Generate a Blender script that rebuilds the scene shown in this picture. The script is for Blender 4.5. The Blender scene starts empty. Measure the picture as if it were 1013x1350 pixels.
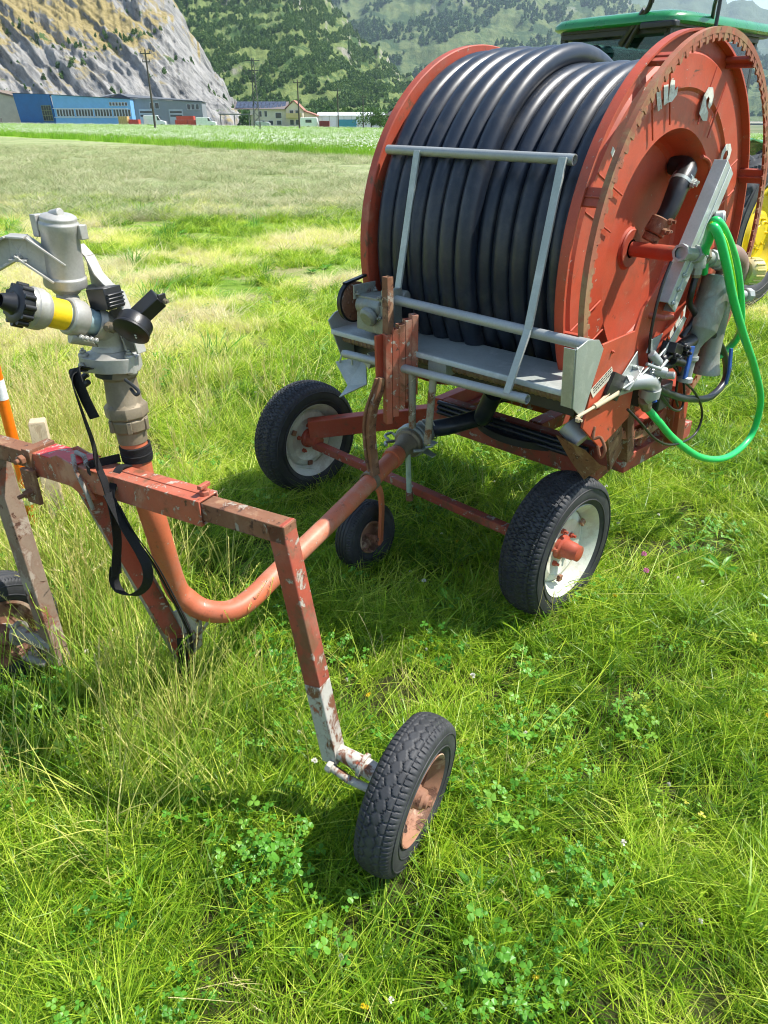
import bpy, bmesh, math, random
from mathutils import Vector, Matrix, noise
V=Vector
random.seed(7)
S=bpy.context.scene
COL=S.collection
rad=math.radians
# ------------------------------------------------------------------ helpers
class MB:
    def __init__(s): s.v=[];s.f=[]
    def add(s,vs,fs):
        k=len(s.v); s.v+=[tuple(p) for p in vs]; s.f+=[tuple(i+k for i in f) for f in fs]; return s
    def box(s,c,sz,M=None):
        c=V(c);x,y,z=[t/2 for t in sz]
        M=M or Matrix.Identity(3)
        vs=[c+M@V((a*x,b*y,d*z)) for a in(-1,1) for b in(-1,1) for d in(-1,1)]
        return s.add(vs,[(0,1,3,2),(4,6,7,5),(0,4,5,1),(2,3,7,6),(0,2,6,4),(1,5,7,3)])
    def beam(s,p0,p1,w,h,up=(0,0,1),open1=0):
        # rectangular bar, w across, h along the up direction; open1 = wall thickness of an open far end
        p0=V(p0);p1=V(p1);d=(p1-p0).normalized();u=V(up);sd=d.cross(u).normalized();u=sd.cross(d).normalized()
        def ring(p,w,h): return [p+sd*(a*w/2)+u*(b*h/2) for a,b in((-1,-1),(1,-1),(1,1),(-1,1))]
        if not open1:
            return s.add(ring(p0,w,h)+ring(p1,w,h),[(3,2,1,0),(4,5,6,7)]+[(i,(i+1)%4,4+(i+1)%4,4+i) for i in range(4)])
        t=open1;q=p1-d*min(.1,(p1-p0).length*.6)
        vs=ring(p0,w,h)+ring(p1,w,h)+ring(p1,w-2*t,h-2*t)+ring(q,w-2*t,h-2*t)
        fs=[(3,2,1,0)]
        for i in range(4):
            j=(i+1)%4
            fs+=[(i,j,4+j,4+i),(4+i,4+j,8+j,8+i),(8+i,8+j,12+j,12+i)]
        fs.append((12,13,14,15))
        return s.add(vs,fs)
    def tube(s,pts,r,n=12,cap=True,smooth=0):
        pts=[V(p) for p in pts]
        rs=list(r) if isinstance(r,(list,tuple)) else [r]*len(pts)
        if smooth:
            P=[];Rr=[]
            for i in range(len(pts)-1):
                a=pts[max(i-1,0)];b=pts[i];c=pts[i+1];d=pts[min(i+2,len(pts)-1)]
                for k in range(smooth):
                    t=k/smooth
                    P.append(.5*((2*b)+(c-a)*t+(2*a-5*b+4*c-d)*t*t+(3*b-a-3*c+d)*t**3)); Rr.append(rs[i]*(1-t)+rs[i+1]*t)
            P.append(pts[-1]);Rr.append(rs[-1]);pts=P;rs=Rr
        d0=(pts[1]-pts[0]).normalized();u=d0.orthogonal().normalized()
        vs=[];fs=[]
        for i,p in enumerate(pts):
            d=(pts[min(i+1,len(pts)-1)]-pts[max(i-1,0)]).normalized()
            u=(u-d*u.dot(d)).normalized();w=d.cross(u)
            for k in range(n):
                a=2*math.pi*k/n; vs.append(p+(u*math.cos(a)+w*math.sin(a))*rs[i])
        for i in range(len(pts)-1):
            for k in range(n): fs.append((i*n+k,i*n+(k+1)%n,(i+1)*n+(k+1)%n,(i+1)*n+k))
        if cap: fs+=[tuple(range(n))[::-1],tuple((len(pts)-1)*n+k for k in range(n))]
        return s.add(vs,fs)
    def pipe(s,p0,p1,r,t=.003,n=20):  # open hollow pipe end at p1
        p0=V(p0);p1=V(p1);d=(p1-p0).normalized()
        L=(p1-p0).length
        return s.lathe([(0,0),(0,r),(L,r),(L,r-t),(L-min(.12,L*.5),r-t),(L-min(.12,L*.5),0)],p0,d,n)
    def lathe(s,prof,o,ax,n=40):
        o=V(o);ax=V(ax).normalized()
        if abs(ax.z)<.9: w=ax.cross(V((0,0,1))).normalized();u=w.cross(ax)
        else: u=V((1,0,0));w=ax.cross(u).normalized();u=w.cross(ax)
        vs=[];fs=[];m=len(prof)
        for t,r in prof:
            for k in range(n):
                a=2*math.pi*k/n; vs.append(o+ax*t+(u*math.cos(a)+w*math.sin(a))*r)
        for i in range(m-1):
            for k in range(n): fs.append((i*n+k,i*n+(k+1)%n,(i+1)*n+(k+1)%n,(i+1)*n+k))
        return s.add(vs,fs)
    def cyl(s,p0,p1,r,n=24,ch=0):
        p0=V(p0);p1=V(p1);L=(p1-p0).length;c=min(ch,L*.4,r*.4)
        pr=[(0,0),(0,r-c),(c,r),(L-c,r),(L,r-c),(L,0)] if c else [(0,0),(0,r),(L,r),(L,0)]
        return s.lathe(pr,p0,p1-p0,n)
    def bolt(s,p,d,r=.008,h=.007):
        p=V(p);d=V(d).normalized(); s.lathe([(0,0),(0,r),(h,r),(h,0)],p,d,6); return s.lathe([(h,0),(h,r*.5),(h*1.9,r*.5),(h*1.9,0)],p,d,8)
    def prism(s,pts,ex):
        pts=[V(p) for p in pts];ex=V(ex);n=len(pts)
        return s.add(pts+[p+ex for p in pts],[tuple(range(n))[::-1],tuple(range(n,2*n))]+[(i,(i+1)%n,n+(i+1)%n,n+i) for i in range(n)])
    def strap(s,pts,w,t,side,smooth=6,twist=None):
        pts=[V(p) for p in pts];P=[]
        for i in range(len(pts)-1):
            a=pts[max(i-1,0)];b=pts[i];c=pts[i+1];d=pts[min(i+2,len(pts)-1)]
            for k in range(smooth):
                q=k/smooth;P.append(.5*((2*b)+(c-a)*q+(2*a-5*b+4*c-d)*q*q+(3*b-a-3*c+d)*q**3))
        P.append(pts[-1]);vs=[];fs=[];N=len(P)
        for i,p in enumerate(P):
            d=(P[min(i+1,N-1)]-P[max(i-1,0)]).normalized();sd=V(side)
            if twist: sd=Matrix.Rotation(twist*i/(N-1),3,d)@sd
            sd=(sd-d*sd.dot(d)).normalized();nn=d.cross(sd)
            for a,b in((-1,-1),(1,-1),(1,1),(-1,1)): vs.append(p+sd*(a*w/2)+nn*(b*t/2))
        for i in range(N-1):
            for k in range(4): fs.append((i*4+k,i*4+(k+1)%4,i*4+4+(k+1)%4,i*4+4+k))
        fs+=[(3,2,1,0),tuple(4*(N-1)+k for k in range(4))]
        return s.add(vs,fs)
    def build(s,name,mat,parent=None,bevel=0,ang=38,recalc=True):
        me=bpy.data.meshes.new(name);me.from_pydata(s.v,[],s.f)
        bm=bmesh.new();bm.from_mesh(me)
        bmesh.ops.remove_doubles(bm,verts=bm.verts,dist=1e-6)
        if recalc: bmesh.ops.recalc_face_normals(bm,faces=bm.faces)
        ca=rad(ang)
        for f in bm.faces: f.smooth=True
        for e in bm.edges:
            if len(e.link_faces)!=2 or e.calc_face_angle(0)>ca: e.smooth=False
        bm.to_mesh(me);bm.free()
        me.materials.append(mat)
        o=bpy.data.objects.new(name,me);COL.objects.link(o)
        if parent: o.parent=parent
        if bevel:
            b=o.modifiers.new('bevel','BEVEL');b.width=bevel;b.segments=2;b.limit_method='ANGLE';b.angle_limit=rad(40)
        return o
def tag(o,label=None,cat=None,group=None,kind=None):
    if label:o['label']=label
    if cat:o['category']=cat
    if group:o['group']=group
    if kind:o['kind']=kind
    return o
def empty(name,loc,rz,label,cat,group=None):
    o=bpy.data.objects.new(name,None);COL.objects.link(o);o.location=loc;o.rotation_euler=(0,0,rz);o.empty_display_size=.2
    return tag(o,label,cat,group)
def fbm(p,o=4):
    a=1;t=0;p=V(p)
    for _ in range(o): t+=a*noise.noise(p);a*=.5;p=p*2.03+V((3.1,1.7,5.3))
    return t
# ------------------------------------------------------------------ materials
def newmat(name):
    m=bpy.data.materials.new(name);m.use_nodes=True;nt=m.node_tree;nt.nodes.clear()
    return m,nt
class NT:
    def __init__(s,nt): s.nt=nt
    def n(s,t,**k):
        x=s.nt.nodes.new(t)
        for a,b in k.items(): setattr(x,a,b)
        return x
    def l(s,a,b): s.nt.links.new(a,b)
    def val(s,sock,v):
        if isinstance(v,bpy.types.NodeSocket): s.l(v,sock)
        else:
            if isinstance(v,(tuple,list)) and len(v)==3 and sock.type=='RGBA': v=(*v,1)
            sock.default_value=v
    def noise(s,co,scale,detail=4,rough=.6,dist=0):
        x=s.n('ShaderNodeTexNoise');s.l(co,x.inputs['Vector']);x.inputs['Scale'].default_value=scale;x.inputs['Detail'].default_value=detail;x.inputs['Roughness'].default_value=rough;x.inputs['Distortion'].default_value=dist
        return x.outputs['Fac']
    def step(s,f,a,b,lo=0,hi=1):
        x=s.n('ShaderNodeMapRange');x.interpolation_type='SMOOTHSTEP';s.l(f,x.inputs[0]);x.inputs[1].default_value=a;x.inputs[2].default_value=b;x.inputs[3].default_value=lo;x.inputs[4].default_value=hi
        return x.outputs[0]
    def mix(s,f,a,b):
        x=s.n('ShaderNodeMix',data_type='RGBA');s.val(x.inputs[0],f);s.val(x.inputs[6],a);s.val(x.inputs[7],b);return x.outputs[2]
    def math(s,op,a,b=0):
        x=s.n('ShaderNodeMath',operation=op);s.val(x.inputs[0],a);s.val(x.inputs[1],b);return x.outputs[0]
    def co(s,kind='Object',scale=None,rot=None):
        t=s.n('ShaderNodeTexCoord').outputs[kind]
        if scale or rot:
            m=s.n('ShaderNodeMapping');s.l(t,m.inputs[0])
            if scale:m.inputs['Scale'].default_value=scale
            if rot:m.inputs['Rotation'].default_value=rot
            t=m.outputs[0]
        return t
    def pos(s,scale=None,rot=None):
        t=s.n('ShaderNodeNewGeometry').outputs['Position']
        if scale or rot:
            m=s.n('ShaderNodeMapping');s.l(t,m.inputs[0])
            if scale:m.inputs['Scale'].default_value=scale
            if rot:m.inputs['Rotation'].default_value=rot
            t=m.outputs[0]
        return t
    def bump(s,h,strength=.3,dist=.01):
        x=s.n('ShaderNodeBump');s.l(h,x.inputs['Height']);x.inputs['Strength'].default_value=strength;x.inputs['Distance'].default_value=dist;return x.outputs[0]
    def out(s,col,rough=.5,metal=0,normal=None,spec=.5,coat=0,trans=None,alpha=None):
        p=s.n('ShaderNodeBsdfPrincipled');s.val(p.inputs['Base Color'],col);s.val(p.inputs['Roughness'],rough);s.val(p.inputs['Metallic'],metal)
        p.inputs['Specular IOR Level'].default_value=spec;p.inputs['Coat Weight'].default_value=coat
        if normal: s.l(normal,p.inputs['Normal'])
        o=s.n('ShaderNodeOutputMaterial')
        if trans is not None:
            t=s.n('ShaderNodeBsdfTranslucent');s.val(t.inputs['Color'],col)
            m=s.n('ShaderNodeMixShader');m.inputs[0].default_value=trans;s.l(p.outputs[0],m.inputs[1]);s.l(t.outputs[0],m.inputs[2]);s.l(m.outputs[0],o.inputs[0])
        else: s.l(p.outputs[0],o.inputs[0])
        return p
def worn(name,base,chips=(),rough=.5,metal=0,var=.25,scale=1,bump=.25,dust=0,spec=.5,halo=True):
    """base paint with large tone variation; chips = [(colour, threshold, noise scale, softness)] layered on"""
    m,nt=newmat(name);t=NT(nt);co=t.co()
    big=t.noise(co,3.5*scale,5,.65)
    c0=tuple(x*(1-var) for x in base);c1=tuple(min(1,x*(1+var)) for x in base)
    col=t.mix(t.step(big,.3,.7),c0,c1)
    fine=t.noise(co,180*scale,3,.6)
    col=t.mix(t.math('MULTIPLY',t.step(fine,.35,.75),.22),col,tuple(x*.55 for x in base))
    h=fine;rg=rough
    for i,(cc,th,sc,soft) in enumerate(chips):
        a=t.noise(t.co('Object',(1+.3*i,1,.8+.2*i),(i*.7,i*1.1,i)),sc*scale,8,.68,.4)
        f=t.step(a,th,th+soft)
        if halo: col=t.mix(t.step(a,th-.05,th+soft,0,.55),col,(.17,.06,.03))
        col=t.mix(f,col,cc)
        h=t.math('ADD',t.math('MULTIPLY',h,.4),t.math('MULTIPLY',f,-1.0))
    if dust:
        g=t.step(t.noise(co,9*scale,6,.7),.45,.75,0,dust)
        col=t.mix(g,col,(.32,.27,.2))
    t.out(col,rg,metal,t.bump(h,bump,.002),spec)
    return m
def plain(name,col,rough=.5,metal=0,var=.15,scale=20,bump=.1,spec=.5,coat=0):
    m,nt=newmat(name);t=NT(nt);co=t.co()
    n=t.noise(co,scale,5,.6)
    c=t.mix(t.step(n,.3,.7),tuple(x*(1-var) for x in col),tuple(min(1,x*(1+var)) for x in col))
    t.out(c,t.step(n,.2,.8,max(0,rough-.08),min(1,rough+.08)),metal,t.bump(t.noise(co,scale*9,4,.6),bump,.002),spec,coat)
    return m
RED=(.39,.062,.028)
RUST=(.17,.066,.03);RUSTD=(.085,.036,.02);PALE=(.42,.36,.28);GREY=(.3,.3,.27)
M={}
M['red']=worn('red_paint',RED,[((.46,.14,.08),.56,5,.15),(RUST,.61,14,.06),(PALE,.66,30,.03)],.55,0,.14,bump=.2,dust=.18)
M['red_plate']=worn('red_plate_paint',(.47,.070,.028),[((.38,.055,.026),.55,4,.15),((.56,.2,.11),.60,6,.12),((.52,.38,.31),.66,38,.02),((.50,.36,.28),.69,13,.015),(RUSTD,.66,11,.03)],.5,0,.10,bump=.15,dust=.12)
M['red_shabby']=worn('shabby_red_paint',(.33,.062,.032),[(RUST,.54,12,.10),((.38,.33,.27),.575,20,.04),(RUSTD,.62,34,.05)],.7,0,.2,bump=.5,dust=.25)
M['red_half']=worn('faded_red_paint',(.42,.10,.052),[((.47,.22,.14),.50,6,.15),(RUST,.57,11,.10),((.42,.36,.29),.585,26,.04),(RUSTD,.64,30,.05)],.6,0,.14,bump=.35,dust=.25)
M['rusty']=worn('rusty_steel',(.20,.085,.042),[((.30,.17,.09),.5,12,.12),((.33,.28,.22),.58,22,.04),(RUSTD,.58,30,.05)],.85,0,.3,bump=.7,dust=.2)
M['pipe']=worn('orange_red_pipe_paint',(.53,.135,.06),[((.55,.24,.15),.50,5,.2),((.46,.40,.32),.645,34,.03),(RUST,.64,20,.05)],.5,0,.10,bump=.15,dust=.15)
M['ring']=worn('rusted_ring_paint',(.33,.10,.05),[((.30,.17,.075),.45,8,.12),((.42,.12,.06),.58,5,.05),(RUSTD,.62,30,.04)],.75,0,.2,bump=.5,dust=.2)
M['grey_leg']=worn('grey_flaking_paint',(.30,.28,.24),[(RUST,.55,14,.05),((.32,.085,.04),.58,7,.03),((.44,.42,.37),.6,22,.03)],.75,0,.2,bump=.5)
M['white_red']=worn('white_flaking_paint',(.46,.44,.38),[(RUST,.52,26,.08),((.36,.09,.045),.6,10,.03)],.65,0,.12,bump=.4)
M['galv']=worn('galvanised_steel',(.40,.44,.41),[((.50,.53,.49),.5,30,.2),((.32,.34,.32),.6,8,.2)],.42,.55,.12,bump=.1,dust=.15,halo=False)
M['galv_pipe']=worn('galvanised_pipe',(.36,.38,.37),[((.36,.37,.35),.55,12,.15),((.22,.13,.08),.72,9,.03)],.50,.40,.12,bump=.12,dust=.12,halo=False)
M['galv_dull']=worn('dull_galvanised_sheet',(.42,.46,.43),[((.52,.55,.52),.52,14,.2),((.28,.31,.29),.62,6,.15)],.5,.35,.12,bump=.12,dust=.1,halo=False)
M['alu']=worn('cast_aluminium',(.44,.43,.39),[((.34,.32,.27),.5,9,.2),((.27,.24,.19),.62,24,.08)],.5,.4,.1,bump=.35,dust=.25,halo=False)
M['brass']=worn('oxidised_brass',(.22,.18,.12),[((.30,.25,.17),.5,12,.15),((.12,.11,.09),.6,20,.1)],.6,.35,.2,bump=.4,dust=.25,halo=False)
M['cast']=worn('cast_iron_green_grey',(.26,.29,.25),[((.34,.37,.32),.5,14,.15),(RUSTD,.68,16,.03)],.5,.3,.15,bump=.4,dust=.1)
M['hose']=worn('black_polyethylene',(.010,.016,.028),[((.03,.035,.045),.50,6,.2),((.08,.08,.078),.66,45,.08)],.36,0,.15,bump=.05,dust=.10,halo=False)  # black plastic; the blue cast in its colour stands in for sky reflection
M['rubber']=None
M['black']=plain('black_plastic',(.014,.014,.015),.38,0,.2,40,.1,.5)
M['webbing']=plain('black_webbing',(.012,.012,.013),.75,0,.3,300,.6,.3)
M['green_hose']=worn('green_hose_plastic',(.015,.56,.13),[((.06,.5,.17),.55,12,.2)],.30,0,.06,bump=.03,dust=.12,halo=False)
M['lime_stripe']=plain('lime_stripe_plastic',(.42,.75,.02),.25,0,.08,30,.02,.5)
M['blue']=plain('blue_plastic',(.015,.07,.32),.4)
M['yellow_sticker']=worn('yellow_sticker',(.78,.52,.01),[((.66,.42,.02),.55,30,.1)],.4,0,.05,bump=.05,halo=False)
M['pale_blue_pipe']=plain('pale_blue_pipe',(.34,.46,.48),.45,.2,.08)
M['yellow_cap']=worn('faded_yellow_plastic',(.62,.52,.16),[((.5,.42,.2),.5,20,.1)],.5,0,.1,halo=False)
M['white_letter']=worn('chalky_white_lettering',(.66,.66,.58),[((.5,.49,.4),.52,24,.1),(RED,.68,40,.02)],.6,0,.08,bump=.2)
M['rim_white']=worn('chalky_rim_paint',(.62,.64,.54),[((.52,.50,.38),.5,6,.15),(RUST,.68,9,.04)],.5,0,.08,bump=.2,dust=.15)
M['rim_rust']=worn('rusty_rim',(.30,.145,.085),[((.46,.33,.23),.5,9,.12),((.11,.045,.025),.53,10,.06)],.7,0,.25,bump=.5,dust=.2)  # real rust, its contrast raised in colour to carry lit and shaded tones
M['brown_metal']=worn('brown_oxidised_pipe',(.24,.16,.12),[((.33,.25,.2),.5,10,.15),(RUSTD,.6,18,.1)],.6,.2,.15,bump=.3)
M['yellow_rim']=plain('yellow_tractor_paint',(.72,.52,.005),.35,0,.08,5,.02,.5,.2)
M['tractor_green']=plain('green_tractor_paint',(.012,.21,.055),.3,0,.1,5,.02,.5,.4)
M['dark_metal']=plain('dark_grey_metal',(.03,.032,.035),.45,.2,.2,10)
M['wood']=worn('weathered_wood',(.50,.40,.26),[((.36,.27,.16),.55,14,.1)],.8,0,.12,bump=.4,halo=False)
M['orange']=plain('orange_plastic',(.85,.17,.005),.35,0,.08,30,.03)
M['white_band']=plain('white_reflective_band',(.75,.75,.75),.3,0,.08,60,.1)
M['dial']=plain('pale_gauge_dial',(.6,.6,.55),.3)
def rubber_mat(name,base=(.022,.023,.025)):
    m,nt=newmat(name);t=NT(nt);co=t.co()
    n=t.noise(co,9,6,.7);d=t.noise(co,60,4,.7)
    c=t.mix(t.step(n,.35,.75),base,tuple(x*1.9 for x in base))
    c=t.mix(t.step(d,.6,.8,0,.35),c,(.13,.115,.09))
    t.out(c,.62,0,t.bump(d,.15,.001),.4)
    return m
M['rubber']=rubber_mat('tyre_rubber')
M['rubber2']=rubber_mat('dusty_tyre_rubber',(.03,.031,.033))
def glass_mat(name,col,tr=.5):
    m,nt=newmat(name);t=NT(nt)
    g=t.n('ShaderNodeBsdfGlossy');g.inputs['Roughness'].default_value=.03;g.inputs['Color'].default_value=(.9,.95,1,1)
    x=t.n('ShaderNodeBsdfTransparent');x.inputs['Color'].default_value=(*col,1)
    f=t.n('ShaderNodeFresnel');f.inputs['IOR'].default_value=1.5
    mx=t.n('ShaderNodeMixShader');t.l(f.outputs[0],mx.inputs[0]);t.l(x.outputs[0],mx.inputs[1]);t.l(g.outputs[0],mx.inputs[2])
    o=t.n('ShaderNodeOutputMaterial');t.l(mx.outputs[0],o.inputs[0]);return m
M['cab_glass']=glass_mat('tinted_cab_glass',(.38,.62,.6))
M['lamp_glass']=plain('lamp_glass',(.5,.55,.5),.1,0,.1,60,.3,.8)
HAZE=0.00012;SAZ=6;EXPO=0.93
# ------------------------------------------------------------------ tyres and wheels
def hexgroove(x,y,s,g):
    # distance to the edge of a honeycomb cell of pitch s, True when inside the groove
    h=s*.8660254
    r=math.floor(y/h+.5);best=[]
    for j in(r-1,r,r+1):
        off=(s/2 if j%2 else 0);c=math.floor((x-off)/s+.5)
        for i in(c-1,c,c+1): best.append(math.hypot(x-(i*s+off),y-j*h))
    best.sort();return best[1]-best[0]<g
def tyre(mb,o,ax,R,W,rim,pat,n=420,depth=.006,flat=.6):
    """pneumatic tyre: carcass profile swept round the axle, the tread cut by a groove pattern"""
    o=V(o);ax=V(ax).normalized()
    w=ax.cross(V((0,0,1))).normalized();u=w.cross(ax)
    prof=[]  # (t, r, treadcoord or None)
    sh=W*flat/2;H=R-rim
    side=[(.30*W,0),(.40*W,.10),(.475*W,.25),(.50*W,.45),(.495*W,.62),(.465*W,.78)]
    for t,k in side: prof.append((-t,rim+H*k,None))
    m=26;edge=.43*W
    for i in range(m+1):
        q=-1+2*i/m;t=q*edge;r=R-H*.13*abs(q)**2.6
        prof.append((t,r,t))
    for t,k in side[::-1]: prof.append((t,rim+H*k,None))
    vs=[];fs=[]
    for t,r,tc in prof:
        for k in range(n):
            a=2*math.pi*k/n;rr=r
            if tc is not None and pat(a*R,tc,edge,2*math.pi*R): rr-=depth
            elif tc is None: rr+=0
            vs.append(o+ax*t+(u*math.cos(a)+w*math.sin(a))*rr)
    for i in range(len(prof)-1):
        for k in range(n): fs.append((i*n+k,i*n+(k+1)%n,(i+1)*n+(k+1)%n,(i+1)*n+k))
    mb.add(vs,fs)
    # moulded ring line on each sidewall
    for sg in(-1,1):
        for k,dr in((.30,.0015),(.66,.0012)):
            mb.lathe([(sg*(.488*W),rim+H*k),(sg*(.506*W),rim+H*(k+.01)),(sg*(.506*W),rim+H*(k+.035)),(sg*(.488*W),rim+H*(k+.045))],o,ax,96)
def pat_cart(s,t,e,C):
    N=round(C/.03);p=C/N
    q=t/e
    if abs(q)>.60:                                # shoulder lugs
        ph=(s/p*2.0+(.35*abs(q)))%1
        return ph<.27 or abs(abs(q)-.62)<.02
    return hexgroove(s/p*.028,t+.001,.028,.0035) and (abs(q)>.12 or (s/p)%1<.2)
def pat_car(s,t,e,C):
    N=round(C/.021);p=C/N;q=t/e
    if abs(q)>.74: return (s/p+.5*abs(q))%1<.25 or abs(abs(q)-.76)<.03
    row=q*3.6;z=.30*math.sin(2*math.pi*s/p)
    fr=(row+z)%1
    return fr<.16 or ((s/p+.37*math.floor(row+z))%1)<.15
def pat_rib(s,t,e,C):
    q=t/e
    if abs(q)>.75: return (s/.012)%1<.25
    return (q*2.7+.06*math.sin(s/.012)+.5)%1<.2
def pat_bar(s,t,e,C):
    p=C/16; q=t/e
    ph=((s/p)+abs(q)*.55+(.5 if q>0 else 0))%1
    return not(ph<.30)
# ------------------------------------------------------------------ HOSE REEL MACHINE
RZ=-rad(44)
AX=V((math.cos(RZ),math.sin(RZ),0));FY=V((-math.sin(RZ),math.cos(RZ),0))
reel=empty('hose_reel_machine',-1.556*AX+2.637*FY,RZ,'red farm irrigation reel wound with thick black hose, standing on two car wheels','hose reel')
CB,CZ=-.05,1.235     # drum axis
A1=(1,0,0)
def dp(a,r,th): return V((a,CB+r*math.cos(th),CZ+r*math.sin(th)))   # point on the drum
# drum flanges
def flange(a,outer):
    b=MB();sg=1 if outer else -1
    pr=[(0,.655),(.030*sg,.655),(.030*sg,.648),(.004*sg,.645),(.004*sg,.600),(.012*sg,.590),(.012*sg,.50),(.003*sg,.49),(.003*sg,.385)]
    if outer: pr+=[(-.02,.372),(-.10,.355),(-.115,.34),(-.115,.075),(-.108,.065),(-.104,.06),(-.104,.0)]
    else: pr+=[(.003*sg,.0)]
    pr+=[]
    b.lathe(pr,(a,CB,CZ),A1,128)
    back=[(-.004*sg,.0),(-.004*sg,.652),(0,.655)] if not outer else [(-.121,0),(-.121,.345),(-.004,.39),(-.004,.652),(0,.655)]
    b.lathe(back,(a,CB,CZ),A1,128)
    return b
fl=flange(.4,True)
# pressed stiffening ribs and panel edges
for k in range(8):
    th=rad(22.5+45*k)
    d=V((0,math.cos(th),math.sin(th)));s_=V((0,-math.sin(th),math.cos(th)))
    for off in(-.055,.055):
        p0=dp(.412,.405,th)+s_*off;p1=dp(.412,.585,th)+s_*off
        fl.tube([p0,p1],.003,8)
drum=fl.build('drum_flange',M['red_plate'],reel,ang=30)
drum['label']='outer drum flange with dished centre and white letters'
flange(-.4,False).build('drum_flange',M['red'],reel,ang=30)
MB().lathe([(-.396,.30),(.28,.30)],(0,CB,CZ),A1,64).build('drum_barrel',M['red'],reel)
# letters
lt=[[(-.511,1.561),(-.503,1.577),(-.445,1.540),(-.460,1.516)],
    [(-.290,1.722),(-.264,1.724),(-.233,1.674),(-.257,1.666)],[(-.245,1.735),(-.216,1.738),(-.199,1.690),(-.223,1.682)],
    [(-.204,1.750),(-.176,1.750),(-.166,1.722),(-.148,1.735),(-.146,1.712),(-.173,1.693),(-.198,1.690)],
    [(.046,1.662),(.058,1.715),(.082,1.738),(.116,1.738),(.136,1.712),(.134,1.688),(.119,1.676),(.105,1.683),(.106,1.705),(.092,1.712),(.080,1.700),(.090,1.682),(.116,1.665),(.118,1.640),(.085,1.640),(.066,1.650)],
    [(.302,1.505),(.302,1.541),(.328,1.566),(.366,1.566),(.388,1.545),(.384,1.515),(.350,1.500),(.352,1.516),(.364,1.530),(.352,1.545),(.334,1.543),(.322,1.528),(.322,1.505)],
    ]
for k,l in enumerate(lt):
    MB().prism([(.4138 if k else .412,b,z) for b,z in l],(.0012,0,0)).build('letter',M['white_letter'],drum)
lb=MB()
# the 9 or e shaped mark low on the disc: a fat ring with a tail
ring_o=[];ring_i=[]
n=26
for i in range(n):
    a=2*math.pi*i/n
    ring_o.append(V((.4138,.225+.047*math.cos(a),.965+.050*math.sin(a))));ring_i.append(V((.4138,.228+.014*math.cos(a),.97+.016*math.sin(a))))
e=V((.0012,0,0))
vs=ring_o+ring_i+[p+e for p in ring_o]+[p+e for p in ring_i]
fs=[]
for i in range(n):
    j=(i+1)%n;fs+=[(i,j,n+j,n+i),(2*n+i,3*n+i,3*n+j,2*n+j),(i,2*n+i,2*n+j,j),(n+i,n+j,3*n+j,3*n+i)]
lb.add(vs,fs)
lb.prism([(.4138,b,z) for b,z in[(.175,.955),(.150,.935),(.150,.900),(.175,.880),(.215,.880),(.238,.905),(.225,.916),(.19,.905),(.176,.918)]],e)
lb.build('letter',M['white_letter'],drum)
# scuffs
sc=MB()
# toothed ring
tb=MB();N=96;ri,ro=.617,.655
pts=[]
tb.lathe([(0,.638),(-.012,.645),(-.012,ro),(.007,ro),(.007,.638),(0,.638)],(.492,CB,CZ),A1,144)
for k in range(N):
    a0=2*math.pi*k/N;w=2*math.pi/N
    q=[dp(.4925,.640,a0),dp(.4925,.640,a0+w*.62),dp(.4925,ri,a0+w*.50),dp(.4925,ri+.002,a0+w*.16)]
    tb.prism(q,(.006,0,0))
tb.lathe([(.003,.638),(.003,.626),(.005,.626),(.005,.638)],(.492,CB,CZ),A1,144)
tb.build('toothed_ring',M['ring'],reel)
for th in(20,65,118,160,197,250,297,340):
    t=rad(th);b=MB()
    d=V((0,math.cos(t),math.sin(t)));s_=V((0,-math.sin(t),math.cos(t)))
    c=dp(.448,.636,t);b.box(c,(.088,.014,.052),Matrix((A1,d,s_)).transposed())
    b.box(c-d*.004+V((.0,0,0)),(.088,.03,.006),Matrix((A1,d,s_)).transposed())
    b.build('ring_bracket',M['red'],reel,.002)
# hose coil : outer windings on the left, one layer lower on the right
HR=.0365;pitch=.0715
def coil(r0,a_from,turns,th0,grow=None,nseg=72):
    pts=[]
    for i in range(int(turns*nseg)+1):
        t=i/nseg;th=th0+2*math.pi*t
        wob=.0022*math.sin(th*1.7+a_from*31)+.0016*math.sin(th*3.1+t)
        pts.append((a_from+pitch*t+wob, r0+(grow(t) if grow else 0)+wob,th))
    return pts
hb=MB()
def addcoil(cp,r=HR,n=20):
    hb.tube([dp(a,rr,th) for a,rr,th in cp],r,n)
addcoil(coil(.602,-.360,5.35,rad(95)))                 # upper layer, left part
end=coil(.602,-.360,5.35,rad(95))[-1]
# descends to the lower layer
addcoil([(end[0]+.03*i/14,end[1]-.055*(i/14)**1.3,end[2]+i*.11) for i in range(15)])
addcoil(coil(.545,-.362,10.2,rad(250)))                # lower layer across the drum
addcoil(coil(.475,-.33,9.3,rad(20)))
# loose top turn that rides over the others on the right edge
hose=hb.build('hose_coil',M['hose'],reel,ang=60)
# free hose end running to the coupling
MB().tube([(.02,-.44,.72),(-.05,-.40,.60),(-.13,-.30,.545),(-.2,-.42,.52),(-.262,-.46,.50),(-.287,-.50,.485),(-.296,-.545,.472)],.036,18,smooth=8).build('hose_end',M['hose'],reel)
b=MB();b.cyl((-.276,-.465,.496),(-.292,-.515,.482),.047,24,.004);b.cyl((-.292,-.515,.482),(-.302,-.548,.472),.052,24,.004)
for k in range(3): b.lathe([(0,.046),(.004,.050),(.008,.046)],(-.27-.006*k,-.455-.017*k,.5-.004*k),(-.3,-.9,-.2),24)
b.build('hose_coupling',M['cast'],reel)
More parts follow.
